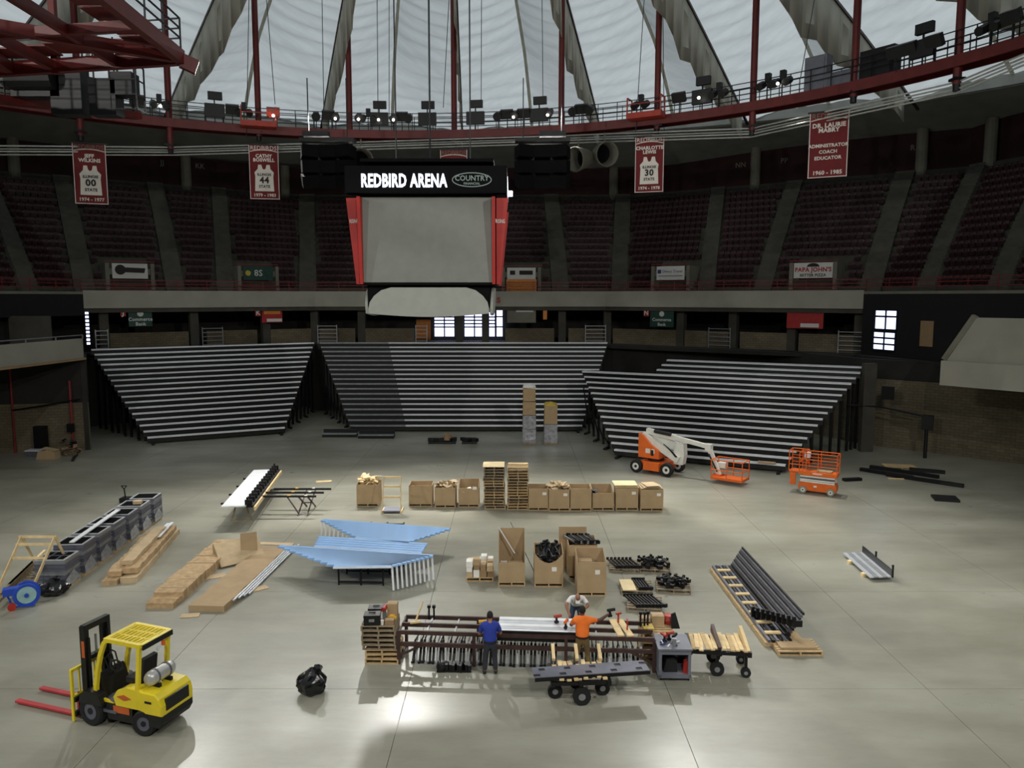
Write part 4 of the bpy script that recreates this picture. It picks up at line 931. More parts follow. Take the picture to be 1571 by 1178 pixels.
t = thing('bulk_box', 'bowed bulk box with curved rim full of black struts', 'box', (g.x, g.y, PALH)); carton(t, 1.08, 1.15, 1.2, cut=0.78, bulge=0.4); MB().box((0.2, -0.59, 0.55), (0.18, 0.012, 0.16)).ob('label_sheet', 'paper_white', t)
strut_heap('black strut in the bowed bulk box', g.x, g.y, PALH + 0.95, 0.75, 26, 0.75, 0.5, 0.0)
g = G(908, 915); g.y += 0.6; pallet('pallet under the tallest front bulk box', g, 0, 1.05, 1.15)
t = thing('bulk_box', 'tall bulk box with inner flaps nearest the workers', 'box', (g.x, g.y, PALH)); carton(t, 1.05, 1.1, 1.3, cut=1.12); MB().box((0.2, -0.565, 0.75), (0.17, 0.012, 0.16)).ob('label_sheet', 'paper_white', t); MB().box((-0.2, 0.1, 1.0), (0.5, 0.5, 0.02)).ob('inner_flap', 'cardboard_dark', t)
g2 = G(895, 893); g2.y += 0.9; pallet('pallet under the box of black struts behind the tallest box', g2, 0, 1.1, 1.15)
t = thing('bulk_box', 'bulk box of black struts with a tall back panel behind the tallest box', 'box', (g2.x, g2.y, PALH)); carton(t, 1.1, 1.15, 1.25, cut=1.2)
tag(MB().box((0, 0, 0.85), (1.1, 0.03, 1.7)).ob('cardboard_sheet', 'cardboard', None, (g2.x - 0.3, g2.y + 0.66, 0.0)), 'tall cardboard sheet standing behind the box of black struts', 'sheet')
for k in range(15): strut('black strut laid across the box behind the tallest box', Matrix.Translation((g2.x - 0.45 + k * 0.064, g2.y, PALH + 1.22 + 0.03 * (k % 2))) @ Matrix.Rotation(0.35 + rnd.uniform(-0.1, 0.1), 4, 'Z'), 1.0, 'black struts across the box', 'steel_black' if k % 4 else 'alu_dull')
# low pallets of black parts
LOW = [(960, 878, 1.15, 0.12, 7, 'upright', 'at the back by the tall boxes'), (1008, 879, 1.2, 0.15, 26, 'mess', 'at the back right'), (1037, 910, 1.25, 0.15, 28, 'mess', 'nearest the long black panel'), (980, 912, 1.15, 0.12, 5, 'sheet', 'with a bare plywood half'), (993, 939, 1.2, 0.18, 9, 'para', 'closest to the workbench')]
for px, py, w, rz, n, st, where in LOW:
    g = G(px, py); g.y += 0.55; pallet('grey wooden pallet of black parts %s' % where, g, -rz, w, 1.2, 'pallet_grey')
    for k in range(n):
        if st == 'mess': M = T(g.x + rnd.uniform(-0.4, 0.4), g.y + rnd.uniform(-0.25, 0.25), PALH + 0.01 + rnd.uniform(0, 0.16), -rz + rnd.uniform(-0.9, 0.9)) @ Matrix.Rotation(rnd.uniform(-0.12, 0.12), 4, 'X'); L = 0.7
        elif st == 'sheet': M = T(g.x + 0.0 + k * 0.1, g.y, PALH + 0.01, -rz + 0.25); L = 1.0
        else: M = T(g.x - w * 0.4 + w * 0.8 * k / (n - 1), g.y, PALH + 0.01, 0.3 if st == 'para' else 0.25); L = 1.05
        strut('black strut on the pallet %s' % where + ('' if st == 'mess' else ', %s from left' % nth(k)), M, L, 'struts on the pallet ' + where)
    if st == 'sheet': tag(MB().box((0, 0, 0.012), (0.5, 1.1, 0.024)).ob('plywood_sheet', 'plywood', None, (g.x - 0.33, g.y, PALH + 0.003)), 'bare plywood sheet on the pallet with few black struts', 'sheet')

# ------------------------------------------------------------------ seven wrapped tray stacks on the left
a, b = G(101, 906), G(253, 793); dv = (b - a); L = dv.length; dv.normalize(); ln = Vector((-dv.y, dv.x, 0)); rz = math.atan2(-dv.x, dv.y)
proto = None
for k in range(7):
    c = a + dv * (L * (k + 0.46) / 7) + ln * 0.57 + Vector((0, 0, 0)); nm = 'shrink-wrapped stack of grey trays on a pallet, %s from the front of the row' % nth(k)
    hh = (7, 8, 8, 8, 8, 8, 8)[k]
    t = thing('tray_stack', nm, 'tray stack', c, rz + rnd.uniform(-0.03, 0.03), 'row of wrapped tray stacks')
    W_, D_ = 1.1, 1.08
    MB().box((0, 0, 0.06), (W_, D_, 0.12)).ob('pallet_base', 'pallet_wood', t)
    for q in range(hh):
        z = 0.13 + q * 0.142; fr = MB().box((0, 0, z + 0.125), (W_ + 0.05, D_ + 0.05, 0.02)) if q < hh - 1 else MB()
        for s in (-1, 1): fr.box((s * (W_ / 2 - 0.04), 0, z + 0.065), (0.08, D_, 0.13)).box((0, s * (D_ / 2 - 0.04), z + 0.065), (W_ - 0.16, 0.08, 0.13))
        fr.ob('tray', 'grey_tray' if (q + k) % 3 else 'alu_dull', t)
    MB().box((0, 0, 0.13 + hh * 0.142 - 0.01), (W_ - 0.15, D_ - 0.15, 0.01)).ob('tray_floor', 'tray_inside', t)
    zt = 0.13 + hh * 0.142
    rm = MB()
    for s in (-1, 1): rm.box((s * (W_ / 2 - 0.035), 0, zt), (0.07, D_, 0.03)).box((0, s * (D_ / 2 - 0.035), zt), (W_ - 0.14, 0.07, 0.03))
    rm.ob('top_rim', 'aluminium', t)
    if k == 0:
        for x in (-0.2, 0.2): MB().box((x, 0, zt + 0.01), (0.03, D_ - 0.15, 0.02)).ob('divider', 'grey_tray', t)
        MB().box((0, 0, zt + 0.01), (W_ - 0.15, 0.03, 0.02)).ob('divider', 'grey_tray', t)
    MB().add([(W_ / 2 + 0.03, -D_ / 2, 0.1), (W_ / 2 + 0.03, D_ / 2, 0.1), (W_ / 2 + 0.03, D_ / 2 - 0.5, zt * 0.55), (W_ / 2 + 0.03, -D_ / 2, zt * 0.35)], [(0, 1, 2, 3)]).ob('plastic_wrap', 'plastic_wrap', t)
    if k == 1: tb0 = c + Vector((0, 0, zt))
    if k == 4: tb1 = c + Vector((0, 0, zt))
    if k == 5: closed_box('small pale carton lying in the second-last tray stack', (c.x + 0.2, c.y, zt), 0.36, 0.3, 0.14, 0.2, 'cardboard_pale')
o = MB(); e = tb1 - tb0
tag(MB().bar((0, 0, 0), e + Vector((0, 0, 0.14)), 0.2, 0.04).ob('long_plank', 'alu_white', None, tb0 + Vector((0.05, -0.3, 0.03))), 'long white plank lying across four tray stacks', 'plank')
# pallet jack behind the row
g = G(193, 770); t = thing('pallet_jack', 'black pallet jack handle behind the tray stacks', 'pallet jack', g)
MB().box((0, 0, 0.15), (0.45, 0.5, 0.2)).ob('body', 'steel_black', t); MB().bar((0, 0, 0.2), (0, -0.1, 0.75), 0.05).ob('shaft', 'steel_black', t)
for s in (-1, 1): MB().bar((0, -0.1, 0.72), (s * 0.14, -0.1, 0.9), 0.04).ob('handle', 'steel_black', t); MB().cyl((s * 0.1, -0.2, 0.09), (s * 0.2, -0.2, 0.09), 0.09, 10).ob('wheel', 'rubber', t)
MB().bar((-0.14, -0.1, 0.9), (0.14, -0.1, 0.9), 0.04).ob('grip', 'rubber', t)

def bag(lab, loc, r, h, seed, tuft=True):
    rr = random.Random(seed); n, k = 18, 9; vs = []
    for i in range(k + 1):
        u_ = i / k
        for j in range(n):
            a = 2 * PI * j / n; f = r * (0.25 + 0.95 * math.sin(PI * min(1, u_ * 0.9 + 0.12)) ** 0.7) * (1 + 0.16 * sin(5 * a + seed + 3 * u_) + rr.uniform(-0.09, 0.09))
            f *= 1 - 0.45 * max(0, u_ - 0.55) / 0.45
            vs.append((f * cos(a), f * sin(a) * 0.9, h * u_ + rr.uniform(-0.02, 0.02) * (0 < i)))
    fs = [(i * n + j, i * n + (j + 1) % n, (i + 1) * n + (j + 1) % n, (i + 1) * n + j) for i in range(k) for j in range(n)] + [tuple(range(n - 1, -1, -1)), tuple(range(k * n, k * n + n))]
    t = thing('rubbish_bag', lab, 'bag', loc); MB().add(vs, fs).ob('sack', 'bag_black', t)
    if tuft: MB().lathe([(0.13, h - 0.1), (0.1, h - 0.02), (0.13, h + 0.06), (0.04, h + 0.1)], 7, Matrix.Rotation(0.25, 4, 'Y')).ob('tied_neck', 'bag_black', t)
    return t
bag('lone black rubbish bag on the open floor', G(476, 1068) + Vector((0, 0.2, 0)), 0.33, 0.72, 3); bag('black rubbish bag slumped against the first tray stack', G(80, 913) + Vector((0, 0.1, 0)), 0.42, 0.6, 5); bag('smaller black rubbish bag behind the hose reel', G(62, 905) + Vector((0, 0.3, 0)), 0.3, 0.5, 9, False)

# hose reel
g = G(40, 930); t = thing('hose_reel', 'blue hose reel cart with a red wheel', 'hose reel', g, 0.5)
RX = Matrix.Rotation(PI / 2, 4, 'X')
for y in (-0.17, 0.17): MB().lathe([(0.31, -0.012), (0.4, -0.012), (0.42, 0.0), (0.4, 0.012), (0.31, 0.012), (0.31, -0.012)], 24, Matrix.Translation((0.05, y, 0.45)) @ RX).ob('flange', 'blue_reel', t)
MB().cyl((0.05, -0.16, 0.45), (0.05, 0.16, 0.45), 0.3, 20).ob('hose_coil', 'hose', t); MB().cyl((0.05, -0.22, 0.45), (0.05, 0.22, 0.45), 0.07, 10).ob('hub', 'blue_reel', t)
MB().cyl((-0.4, -0.28, 0.13), (-0.4, -0.18, 0.13), 0.13, 16).ob('wheel', 'red_plastic', t); MB().box((-0.3, 0.0, 0.62), (0.7, 0.3, 0.25)).ob('housing', 'blue_reel', t)
MB().bar((-0.6, 0, 0.7), (-0.4, 0, 0.1), 0.05).bar((-0.4, -0.2, 0.13), (0.3, -0.2, 0.05), 0.04).ob('frame', 'blue_reel', t)
# wooden A-frame and timber on the far left
g = G(14, 915); t = thing('wooden_frame', 'pine A-frame rack at the left edge beside the hose reel', 'frame', g)
for x in (-0.35, 0.9): MB().bar((x - 0.15, 0.1, 0.15), (x + 0.25, 1.1, 1.9), 0.05, 0.09).ob('upright', 'pine', t); MB().bar((x + 0.4, 1.9, 0.1), (x + 0.25, 1.1, 1.9), 0.05, 0.09).ob('rear_leg', 'pine', t)
for u_ in (0.6, 0.85, 0.99): MB().bar((-0.35 + 0.25 * u_ - 0.1, 0.1 + u_, 0.15 + 1.75 * u_), (0.9 + 0.25 * u_ - 0.05, 0.1 + u_, 0.15 + 1.75 * u_), 0.04, 0.09).ob('rung', 'pine', t)
g = G(15, 902); pallet('grey pallet under the pine A-frame', g + Vector((0.2, 1.2, 0)), 0.3, 1.2, 1.6, 'pallet_grey')
for k in range(6):
    a_, b_ = G(-10 + k * 5, 940 - k * 5), G(50 + k * 4, 880 - k * 4); a_.z = b_.z = 0.22 + 0.1 * (k % 3)
    tag(MB().bar((0, 0, 0), b_ - a_, 0.1, 0.09).ob('timber_beam', 'pine' if k % 2 else 'pallet_grey', None, a_), 'long timber lying left of the hose reel, %s from the front' % nth(k), 'timber')

# ------------------------------------------------------------------ cardboard bundles on the left floor
def longbox(name, lab, p, q, w, h, m, cat='package', z=0.0, ends=True, bands=0, bm='cardboard_pale'):
    p, q = Vector(p), Vector(q); p.z = q.z = z; d = q - p; L = d.length; t = thing(name, lab, cat, (p + q) / 2, math.atan2(d.y, d.x))
    n = 26; vs = []; rr = random.Random(int(L * 1000 + w * 77))
    for i in range(n + 1):
        x = -L / 2 + L * i / n; e = rr.uniform(-0.025, 0.025); f = rr.uniform(-0.03, 0.035)
        vs += [(x, -w / 2 + e, 0), (x, w / 2 + e, 0), (x, w / 2 + e, h + f), (x, -w / 2 + e, h + f * 0.5)]
    fs = [(i * 4 + j, i * 4 + (j + 1) % 4, i * 4 + 4 + (j + 1) % 4, i * 4 + 4 + j) for i in range(n) for j in range(4)] + [(3, 2, 1, 0), (n * 4, n * 4 + 1, n * 4 + 2, n * 4 + 3)]
    fs = [f[::-1] for f in fs]
    MB().add(vs, fs).ob('wrapping', m, t)
    for k in range(bands):
        x = -L / 2 + L * (k + 0.5) / bands; MB().box((x, 0, h / 2 + 0.012), (0.05, w + 0.075, h + 0.03)).ob('band', bm, t)
    return t
p, q = G(183, 897), G(252, 822); dd = (q - p).normalized(); sd = Vector((dd.y, -dd.x, 0))
for k, (o_, z, s0, s1, w, h) in enumerate(((-0.33, 0, 0, 0, 0.55, 0.2), (0.3, 0, 0.1, 0.2, 0.6, 0.22), (-0.28, 0.22, 0.3, -0.4, 0.5, 0.18), (0.25, 0.24, 0.5, 0.1, 0.55, 0.2), (0.02, 0.46, 0.9, -0.6, 0.45, 0.16))):
    longbox('cardboard_package', 'long cardboard-wrapped package in the bundle beside the tray stacks, %s from the bottom' % nth(k), p + sd * o_ + dd * s0, q + sd * o_ + dd * s1, w, h, ('cardboard_crumpled', 'cardboard_pale', 'cardboard_crumpled')[k % 3], 'package', z)
for k in range(2): a_ = q + sd * (0.12 + 0.17 * k) - dd * 1.9; a_.z = 0.49 + 0.03 * k; tag(MB().bar((0, 0, 0), dd * 2.2, 0.13, 0.04).ob('aluminium_strip', 'alu_white', None, a_), '%s pale aluminium strip on the wrapped bundle beside the tray stacks' % ('inner', 'outer')[k], 'strip')
p, q = G(258, 922), G(352, 838); dd = (q - p).normalized(); sd = Vector((dd.y, -dd.x, 0))
longbox('cardboard_package', 'crumpled banded cardboard package in the middle of the left floor', p + sd * 0.0, q, 1.05, 0.34, 'cardboard_crumpled', bands=7)
longbox('cardboard_package', 'flattened crumpled carton end in front of the banded package', p - dd * 0.7, p + dd * 0.1, 0.95, 0.2, 'cardboard_crumpled')
t = thing('folded_carton', 'opened carton with raised flaps lying by the banded package', 'box', G(362, 866) + Vector((0, 0.5, 0)), 0.6)
MB().sheet((-0.9, -0.6, 0.05), (0.9, -0.5, 0.1), (0.9, 0.7, 0.75), (-0.9, 0.6, 0.7), 0.03).ob('sloping_panel', 'cardboard_pale', t); MB().sheet((-0.9, -0.6, 0.05), (-0.9, 0.6, 0.7), (-0.9, 0.6, 0.05), (-0.9, -0.55, 0.02), 0.02).ob('side_flap', 'cardboard', t)
MB().sheet((0.05, 0.05, 0.4), (0.7, -0.1, 0.35), (0.75, 0.15, 1.05), (0.1, 0.25, 1.05), 0.025).ob('raised_flap', 'cardboard', t)
p, q = G(318, 938), G(418, 846); dd = (q - p).normalized(); sd = Vector((dd.y, -dd.x, 0))
longbox('cardboard_cover', 'long flat cardboard sheet folded over aluminium profiles', p, q, 1.25, 0.2, 'cardboard', 'cover')
for k in range(4): a_ = p + sd * (0.68 + 0.07 * k) + dd * (0.6 + 0.3 * k); a_.z = 0.17 - 0.035 * k; tag(MB().bar((0, 0, 0), (q - p) - dd * 0.7, 0.06, 0.05).ob('aluminium_profile', 'aluminium', None, a_), 'long aluminium profile beside the flat cardboard cover, %s from the cover' % nth(k), 'profile')
for k, (px, py, w, d, r) in enumerate(((330, 885, 0.8, 0.4, 0.5), (392, 905, 0.9, 0.35, 0.7), (425, 835, 1.5, 0.3, -0.1), (292, 945, 0.6, 0.3, 0.2), (497, 739, 0.9, 0.35, 0.3))):
    o = MB().box((0, 0, 0.02), (w, d, 0.03), Matrix.Rotation(0.04, 3, 'X')).ob('cardboard_piece', 'cardboard_pale' if k != 4 else 'pine', None, G(px, py)); o.rotation_euler = (0, 0, r)
    tag(o, ['torn cardboard piece by the opened carton', 'torn cardboard piece right of the aluminium profiles', 'long cardboard strip behind the flat cover', 'cardboard corner in front of the flat cover', 'flat pale board alone on the floor by the rail rack'][k], 'cardboard' if k != 4 else 'board')
# ------------------------------------------------------------------ blue-filmed seat boards on stands
def boards(lab, n, L0, L1, R0, R1, z, legs, group):
    """n long blue boards side by side; L*/R* are the left and right ends of the far and the near board"""
    for k in range(n):
        u_ = k / max(1, n - 1); a_, b_ = Vector(L0).lerp(Vector(L1), u_), Vector(R0).lerp(Vector(R1), u_); c = (a_ + b_) / 2; c.z = z
        t = thing('bench_board', lab + ', %s from the back' % nth(k), 'bench board', c, 0, group)
        e = b_ - a_; e.z = 0; w = ((Vector(L1) - Vector(L0)).length + (Vector(R1) - Vector(R0)).length) / 2 / n
        MB().bar(-e / 2, e / 2, w * 0.9, 0.05).ob('board', 'blue_film', t)
        MB().bar(-e / 2 + Vector((0, -w * 0.47, -0.01)), e / 2 + Vector((0, -w * 0.47, -0.01)), 0.02, 0.06).ob('nose_edge', 'blue_film' if k < n - 1 else 'alu_white', t)
        if legs:
            x = (e / 2 if legs > 0 else -e / 2); x = Vector(x) * 0.99
            MB().bar(x, x + Vector((0.06 * legs, -0.12, -z + 0.03)), 0.07, 0.05).ob('end_leg', 'alu_white', t)
z = 0.92
boards('long blue-filmed board in the front group', 10, G(428, 838, z), G(512, 869, z), G(664, 853, z), G(602, 868, z), z, 1, 'front blue boards')
boards('blue-filmed board in the short middle group', 5, G(489, 824, z), G(483, 837, z), G(655, 835, z), G(647, 848, z), z, 0, 'middle blue boards')
boards('long blue-filmed board in the rear group', 9, G(494, 798, z), G(546, 824, z), G(690, 812, z), G(628, 832, z), z, -1, 'rear blue boards')
def trestle(lab, p, q, w, h, n=3, m='steel_black'):
    p, q = Vector(p), Vector(q); d = q - p; L = d.length; t = thing('trestle', lab, 'stand', (p + q) / 2, math.atan2(d.y, d.x))
    for s in (-1, 1):
        MB().bar((-L / 2, s * w / 2, h), (L / 2, s * w / 2, h), 0.07).ob('top_rail', m, t); MB().bar((-L / 2, s * w / 2, 0.12), (L / 2, s * w / 2, 0.12), 0.06).ob('bottom_rail', m, t)
        for k in range(n): x = -L / 2 + L * k / (n - 1); MB().bar((x, s * w / 2, 0), (x, s * w / 2, h), 0.06).ob('leg', m, t)
    for k in range(n): x = -L / 2 + L * k / (n - 1); MB().bar((x, -w / 2 - 0.35, h - 0.02), (x, w / 2 + 0.3, h - 0.02), 0.06).ob('cross_bar', m, t)
    return t
trestle('black steel stand under the front blue boards', G(521, 897) + Vector((0, 0.6, 0)), G(589, 898) + Vector((0, 0.6, 0)), 1.2, 0.86)
trestle('black steel stand under the short middle blue boards', G(520, 866) + Vector((0, 0.2, 0)), G(620, 868) + Vector((0, 0.2, 0)), 0.5, 0.86)
trestle('black steel stand under the rear blue boards', G(560, 845) + Vector((0, 0.7, 0)), G(612, 846) + Vector((0, 0.7, 0)), 0.8, 0.86)

# white deck section with black brackets on a trestle, and rail rack
p, q = G(362, 777, 1.0), G(408, 721, 1.0); d = q - p; L = d.length; t = thing('deck_section', 'white deck section with a row of black brackets on a trestle', 'deck section', ((p + q) / 2 - Vector((0, 0, 0))), math.atan2(d.y, d.x))
MB().box((0, 0.12, 0), (L, 1.1, 0.06)).ob('deck', 'alu_white', t); MB().box((0, -0.62, -0.02), (L, 0.3, 0.1)).ob('side_beam', 'steel_black', t); MB().box((0, -0.85, -0.12), (L, 0.08, 0.18)).ob('timber_batten', 'pine', t)
bm = MB().box((0, 0, 0.12), (0.09, 0.34, 0.24)).box((0, 0.05, 0.28), (0.06, 0.1, 0.16)).mesh('steel_black')
for k in range(13): put('bracket', bm, t, (-L / 2 + 0.15 + (L - 0.3) * k / 12, -0.55, 0.03))
for k in range(4): MB().box((-L / 2 + L * (0.12 + 0.22 * k), 0.75, -0.08), (0.1, 0.3, 0.08)).ob('lug', 'steel_black', t)
for s in (-0.36, 0.36): MB().bar((L * s, -0.5, -1.0), (L * s, 0.5, -1.0), 0.09).bar((L * s, -0.45, -1.0), (L * s, -0.2, -0.06), 0.07).bar((L * s, 0.45, -1.0), (L * s, 0.2, -0.06), 0.07).ob('trestle_leg', 'pallet_grey', t)
t = thing('rail_rack', 'three black rails with yellow tags on a folding trestle', 'rack', G(455, 790))
for k, (y, x0, x1) in enumerate(((0.0, -1.9, 1.0), (0.75, -1.75, 1.2), (1.5, -1.55, 1.4))): MB().bar((x0, y, 0.95), (x1, y, 0.95), 0.1, 0.09).ob('rail', 'steel_black', t); MB().box((-0.35, y, 1.0), (0.16, 0.12, 0.03)).ob('tag', 'tool_yellow', t); MB().box((0.5, y, 1.0), (0.14, 0.12, 0.03)).ob('tag', 'paper_white', t)
for x in (0.1, 0.55): MB().bar((x, -0.15, 0.0), (x, 1.7, 0.9), 0.06).ob('leg', 'steel_brown', t); MB().bar((x, 1.6, 0.0), (x, 0.1, 0.9), 0.06).ob('leg', 'steel_brown', t)
MB().bar((0.1, 0.7, 0.45), (0.55, 0.7, 0.45), 0.05).ob('spreader', 'steel_brown', t); MB().bar((0.1, 0.0, 0.1), (-0.6, 0.4, 0.9), 0.05).ob('brace', 'steel_brown', t)

# ------------------------------------------------------------------ long black panel assembly on the right
p, q = G(1150, 962), G(1108, 872); p, q = G(1205, 993), G(1113, 876)
d = q - p; L = d.length; t = thing('rail_assembly', 'long black ribbed rail assembly stacked on pallets', 'rail assembly', (p + q) / 2, math.atan2(d.y, d.x)); t.location.z = 0.15
for k in range(5):
    MB().box((-L / 2 + L * (k + 0.5) / 5, 0.0, -0.075), (L / 5 - 0.05, 1.25, 0.14)).ob('pallet_base', 'pallet_wood', t)
for k in range(6): MB().bar((-L / 2, 0.5 - k * 0.13, 0.05), (L / 2, 0.5 - k * 0.13, 0.05), 0.09, 0.08).ob('lower_rail', 'steel_black' if k % 2 else 'grey_tray', t)
for k in range(8): MB().box((-L / 2 + L * (k + 0.6) / 8.4, 0.25, 0.12), (0.16, 0.5, 0.05)).ob('spacer', 'pine', t)
for k in range(9): y0 = -0.2 - 0.05 * k; zz = 0.1 + k * 0.085; MB().bar((-L / 2 + 0.2, y0, zz + 0.06), (L / 2 - 0.1, y0, zz + 0.06), 0.05, 0.08).ob('panel_rib', 'grey_tray' if k % 2 else 'steel_black', t)
bm = MB().box((0, 0, 0.1), (0.1, 0.3, 0.2)).box((0, 0.1, 0.22), (0.07, 0.1, 0.2)).mesh('steel_black')
for k in range(9): put('end_bracket', bm, t, (-L / 2 + 0.05 + 0.22 * k, -0.35 + 0.09 * k, 0.1 + 0.05 * (8 - k)))
g = G(1208, 1003); g.y += 0.5; pallet('front pallet under the end of the long black rail assembly', (g.x + 0.35, g.y - 0.2, 0), 0.0, 1.35, 0.9); tag(MB().box((0, 0, 0.03), (1.1, 0.6, 0.05)).ob('cardboard_sheet', 'cardboard', None, (g.x + 0.35, g.y - 0.2, PALH)), 'flat cardboard on the front pallet of the rail assembly', 'sheet')
# lone grey panel on the right floor
p = G(1330, 868); t = thing('metal_sheet', 'lone grey ribbed metal panel with a dark upright edge', 'panel', p + Vector((0, 0.2, 0.12)), 0.0)
a_, b_, c_, d_ = [G(*v, 0.12) - Vector(t.location) for v in ((1293, 849), (1335, 887), (1369, 886), (1324, 848))]
for k in range(5):
    u0, u1 = k / 5, (k + 0.92) / 5; MB().sheet(a_.lerp(d_, u0), b_.lerp(c_, u0), b_.lerp(c_, u1), a_.lerp(d_, u1), 0.04).ob('rib', 'alu_dull' if k % 2 else 'aluminium', t)
MB().sheet(d_, c_, c_ + Vector((0, 0, 0.3)), d_ + Vector((0, 0, 0.3)), 0.04).ob('upright_edge', 'steel_black', t)
for v in (c_, d_.lerp(c_, 0.45)): MB().bar(v, v + Vector((0, 0, 0.5)), 0.06).ob('bracket', 'steel_black', t)
for v in (a_.lerp(b_, 0.3), a_.lerp(b_, 0.8), d_.lerp(c_, 0.5)): MB().box(v + Vector((0, 0, -0.06)), (0.2, 0.2, 0.12)).ob('support_block', 'pine', t)
# far right floor clutter
g = G(1450, 766); t = thing('floor_mat', 'square black ribbed mat near the right edge', 'mat', g, -0.3); 
for k in range(5): MB().box((0, -0.45 + k * 0.22, 0.06), (1.2, 0.2, 0.12)).ob('slab', 'paint_black', t)
g = G(1385, 720); pallet('low grey pallet against the right block wall', g + Vector((0, 0.4, 0)), -0.2, 1.9, 1.1)
for k, (x0, y0, x1, y1) in enumerate(((1320, 722, 1400, 735), (1335, 718, 1440, 734), (1360, 730, 1478, 748), (1395, 722, 1450, 727))):
    a_, b_ = G(x0, y0), G(x1, y1); a_.z = b_.z = 0.1; o = tag(MB().bar((0, 0, 0), b_ - a_, 0.28, 0.2).ob('steel_beam', 'steel_black', None, a_), 'black steel beam lying by the right wall, %s from the left' % nth(k), 'beam')
a_ = G(1362, 735); tag(MB().bar((0, 0, 0.04), (0.9, -0.1, 0.04), 0.14, 0.05).ob('board_offcut', 'pine', None, a_), 'pale board offcut in front of the black beams', 'board')
tag(MB().bar((0, 0, 0.08), (1.1, 0.2, 0.08), 0.3, 0.16).ob('steel_beam', 'steel_black', None, G(1294, 738)), 'short black beam just right of the scissor lift', 'beam')

# ------------------------------------------------------------------ clutter before the bleachers
for k, (x0, x1, py) in enumerate(((494, 547, 671), (549, 604, 673))):
    a_, b_ = G(x0, py), G(x1, py); t = thing('step_section', 'pale and black step section on the floor below the centre bleacher, %s of two' % ('left', 'right')[k], 'step', (a_ + b_) / 2 + Vector((0, 0.3, 0))); L = (b_ - a_).length
    MB().box((0, 0, 0.25), (L, 0.5, 0.06)).ob('tread', 'alu_dull', t); MB().box((0, 0.3, 0.3), (L, 0.12, 0.5)).ob('riser', 'steel_black', t); MB().box((0, -0.2, 0.1), (L, 0.1, 0.2)).ob('base', 'steel_black', t)
for k, (px, py, w, lab) in enumerate(((678, 681, 2.0, 'low dark pallet of black parts with a brown sack before the centre bleacher'), (720, 681, 1.1, 'small dark pallet of black parts before the centre bleacher'))):
    g = G(px, py); t = thing('parts_pallet', lab, 'pallet', g + Vector((0, 0.4, 0))); MB().box((0, 0, 0.08), (w, 0.9, 0.16)).ob('base', 'paint_black', t)
    for j in range(6): MB().box((-w * 0.4 + w * 0.16 * j, rnd.uniform(-0.2, 0.2), 0.28), (0.25, 0.5, 0.25), Matrix.Rotation(rnd.uniform(0, 2), 3, 'Z')).ob('part', 'steel_black', t)
    if k == 0: MB().lathe([(0, 0.1), (0.35, 0.15), (0.3, 0.5), (0.12, 0.65), (0, 0.66)], 9, Matrix.Translation((0.4, 0, 0.1))).ob('sack', 'cardboard_dark', t)
for k, (px, n, lab) in enumerate(((812, 4, 'tall silver-wrapped stack leaning before the centre bleacher'), (845, 2, 'shorter silver-wrapped stack before the centre bleacher'))):
    g = G(px, 682); t = thing('wrapped_stack', lab, 'stack', g + Vector((0, 0.5, 0)))
    MB().box((0, 0, 0.07), (1.0, 1.0, 0.14)).ob('pallet_base', 'pallet_grey', t); z = 0.14
    for j in range(n):
        h = 1.35 if n == 2 else 1.0; w = 0.98 - 0.03 * j; m = 'plastic_wrap' if j < n - (1 if n == 2 else 2) else 'cardboard'
        vs = []; rr = random.Random(j + k * 9)
        for zz in range(6):
            for x, y in ((-1, -1), (0, -1.05), (1, -1), (1.04, 0), (1, 1), (0, 1), (-1, 1), (-1.04, 0)): vs.append((x * w / 2 * rr.uniform(0.95, 1.03), y * w / 2 * rr.uniform(0.95, 1.03), z + h * zz / 5))
        MB().add(vs, [(i * 8 + q, i * 8 + (q + 1) % 8, i * 8 + 8 + (q + 1) % 8, i * 8 + 8 + q) for i in range(5) for q in range(8)] + [tuple(range(40, 48))]).ob('wrapped_block', m, t); z += h + 0.02
        if j < n - 1: MB().box((0, 0, z - 0.01), (1.0, 1.0, 0.03)).ob('slip_sheet', 'steel_black', t)
    MB().add([(-.5, -.5, z), (.5, -.5, z - .1), (.45, .4, z + .1), (-.4, .5, z + .15), (0, 0, z + .25)], [(0, 1, 4), (1, 2, 4), (2, 3, 4), (3, 0, 4)]).ob('crumpled_cover', 'paper_white' if k == 0 else 'sign_yellow', t)
# left wall clutter
g = G(50, 701); t = thing('metal_crate', 'small silver crate at the foot of the left wall', 'crate', g + Vector((0, 0.4, 0))); MB().box((0, 0, 0.4), (1.1, 0.7, 0.06)).ob('lid', 'alu_white', t); MB().box((0, 0, 0.18), (1.0, 0.6, 0.36)).ob('body', 'grey_tray', t)
g = G(71, 704); t = thing('cardboard_heap', 'yellowish crumpled carton lying before the left wall', 'box', g + Vector((0, 0.3, 0)), 0.1); MB().prism([(-0.65, 0), (0.6, 0), (0.55, 0.4), (0.1, 0.62), (-0.5, 0.5)], 0.8).ob('carton', 'cardboard', t); MB().box((0.1, 0.1, 0.6), (0.9, 0.6, 0.03), Matrix.Rotation(0.2, 3, 'Y')).ob('flap', 'cardboard_pale', t)
scraps('brown and grey scrap heap against the left wall', G(104, 700) + Vector((0, 0.3, 0)), 1.2, 0.6, 0.7, 26, 'cardboard_dark', 0, 0.5); scraps('black scrap parts on the heap by the left wall', G(100, 699) + Vector((0, 0.4, 0.3)), 0.8, 0.5, 0.7, 16, 'steel_black', 0, 0.5)
a_, b_ = G(111, 708), G(128, 684); a_.z = b_.z = 0.06; tag(MB().bar((0, 0, 0), b_ - a_, 0.14, 0.12).ob('steel_bar', 'steel_black', None, a_), 'loose black bar on the floor by the left bleacher', 'bar')

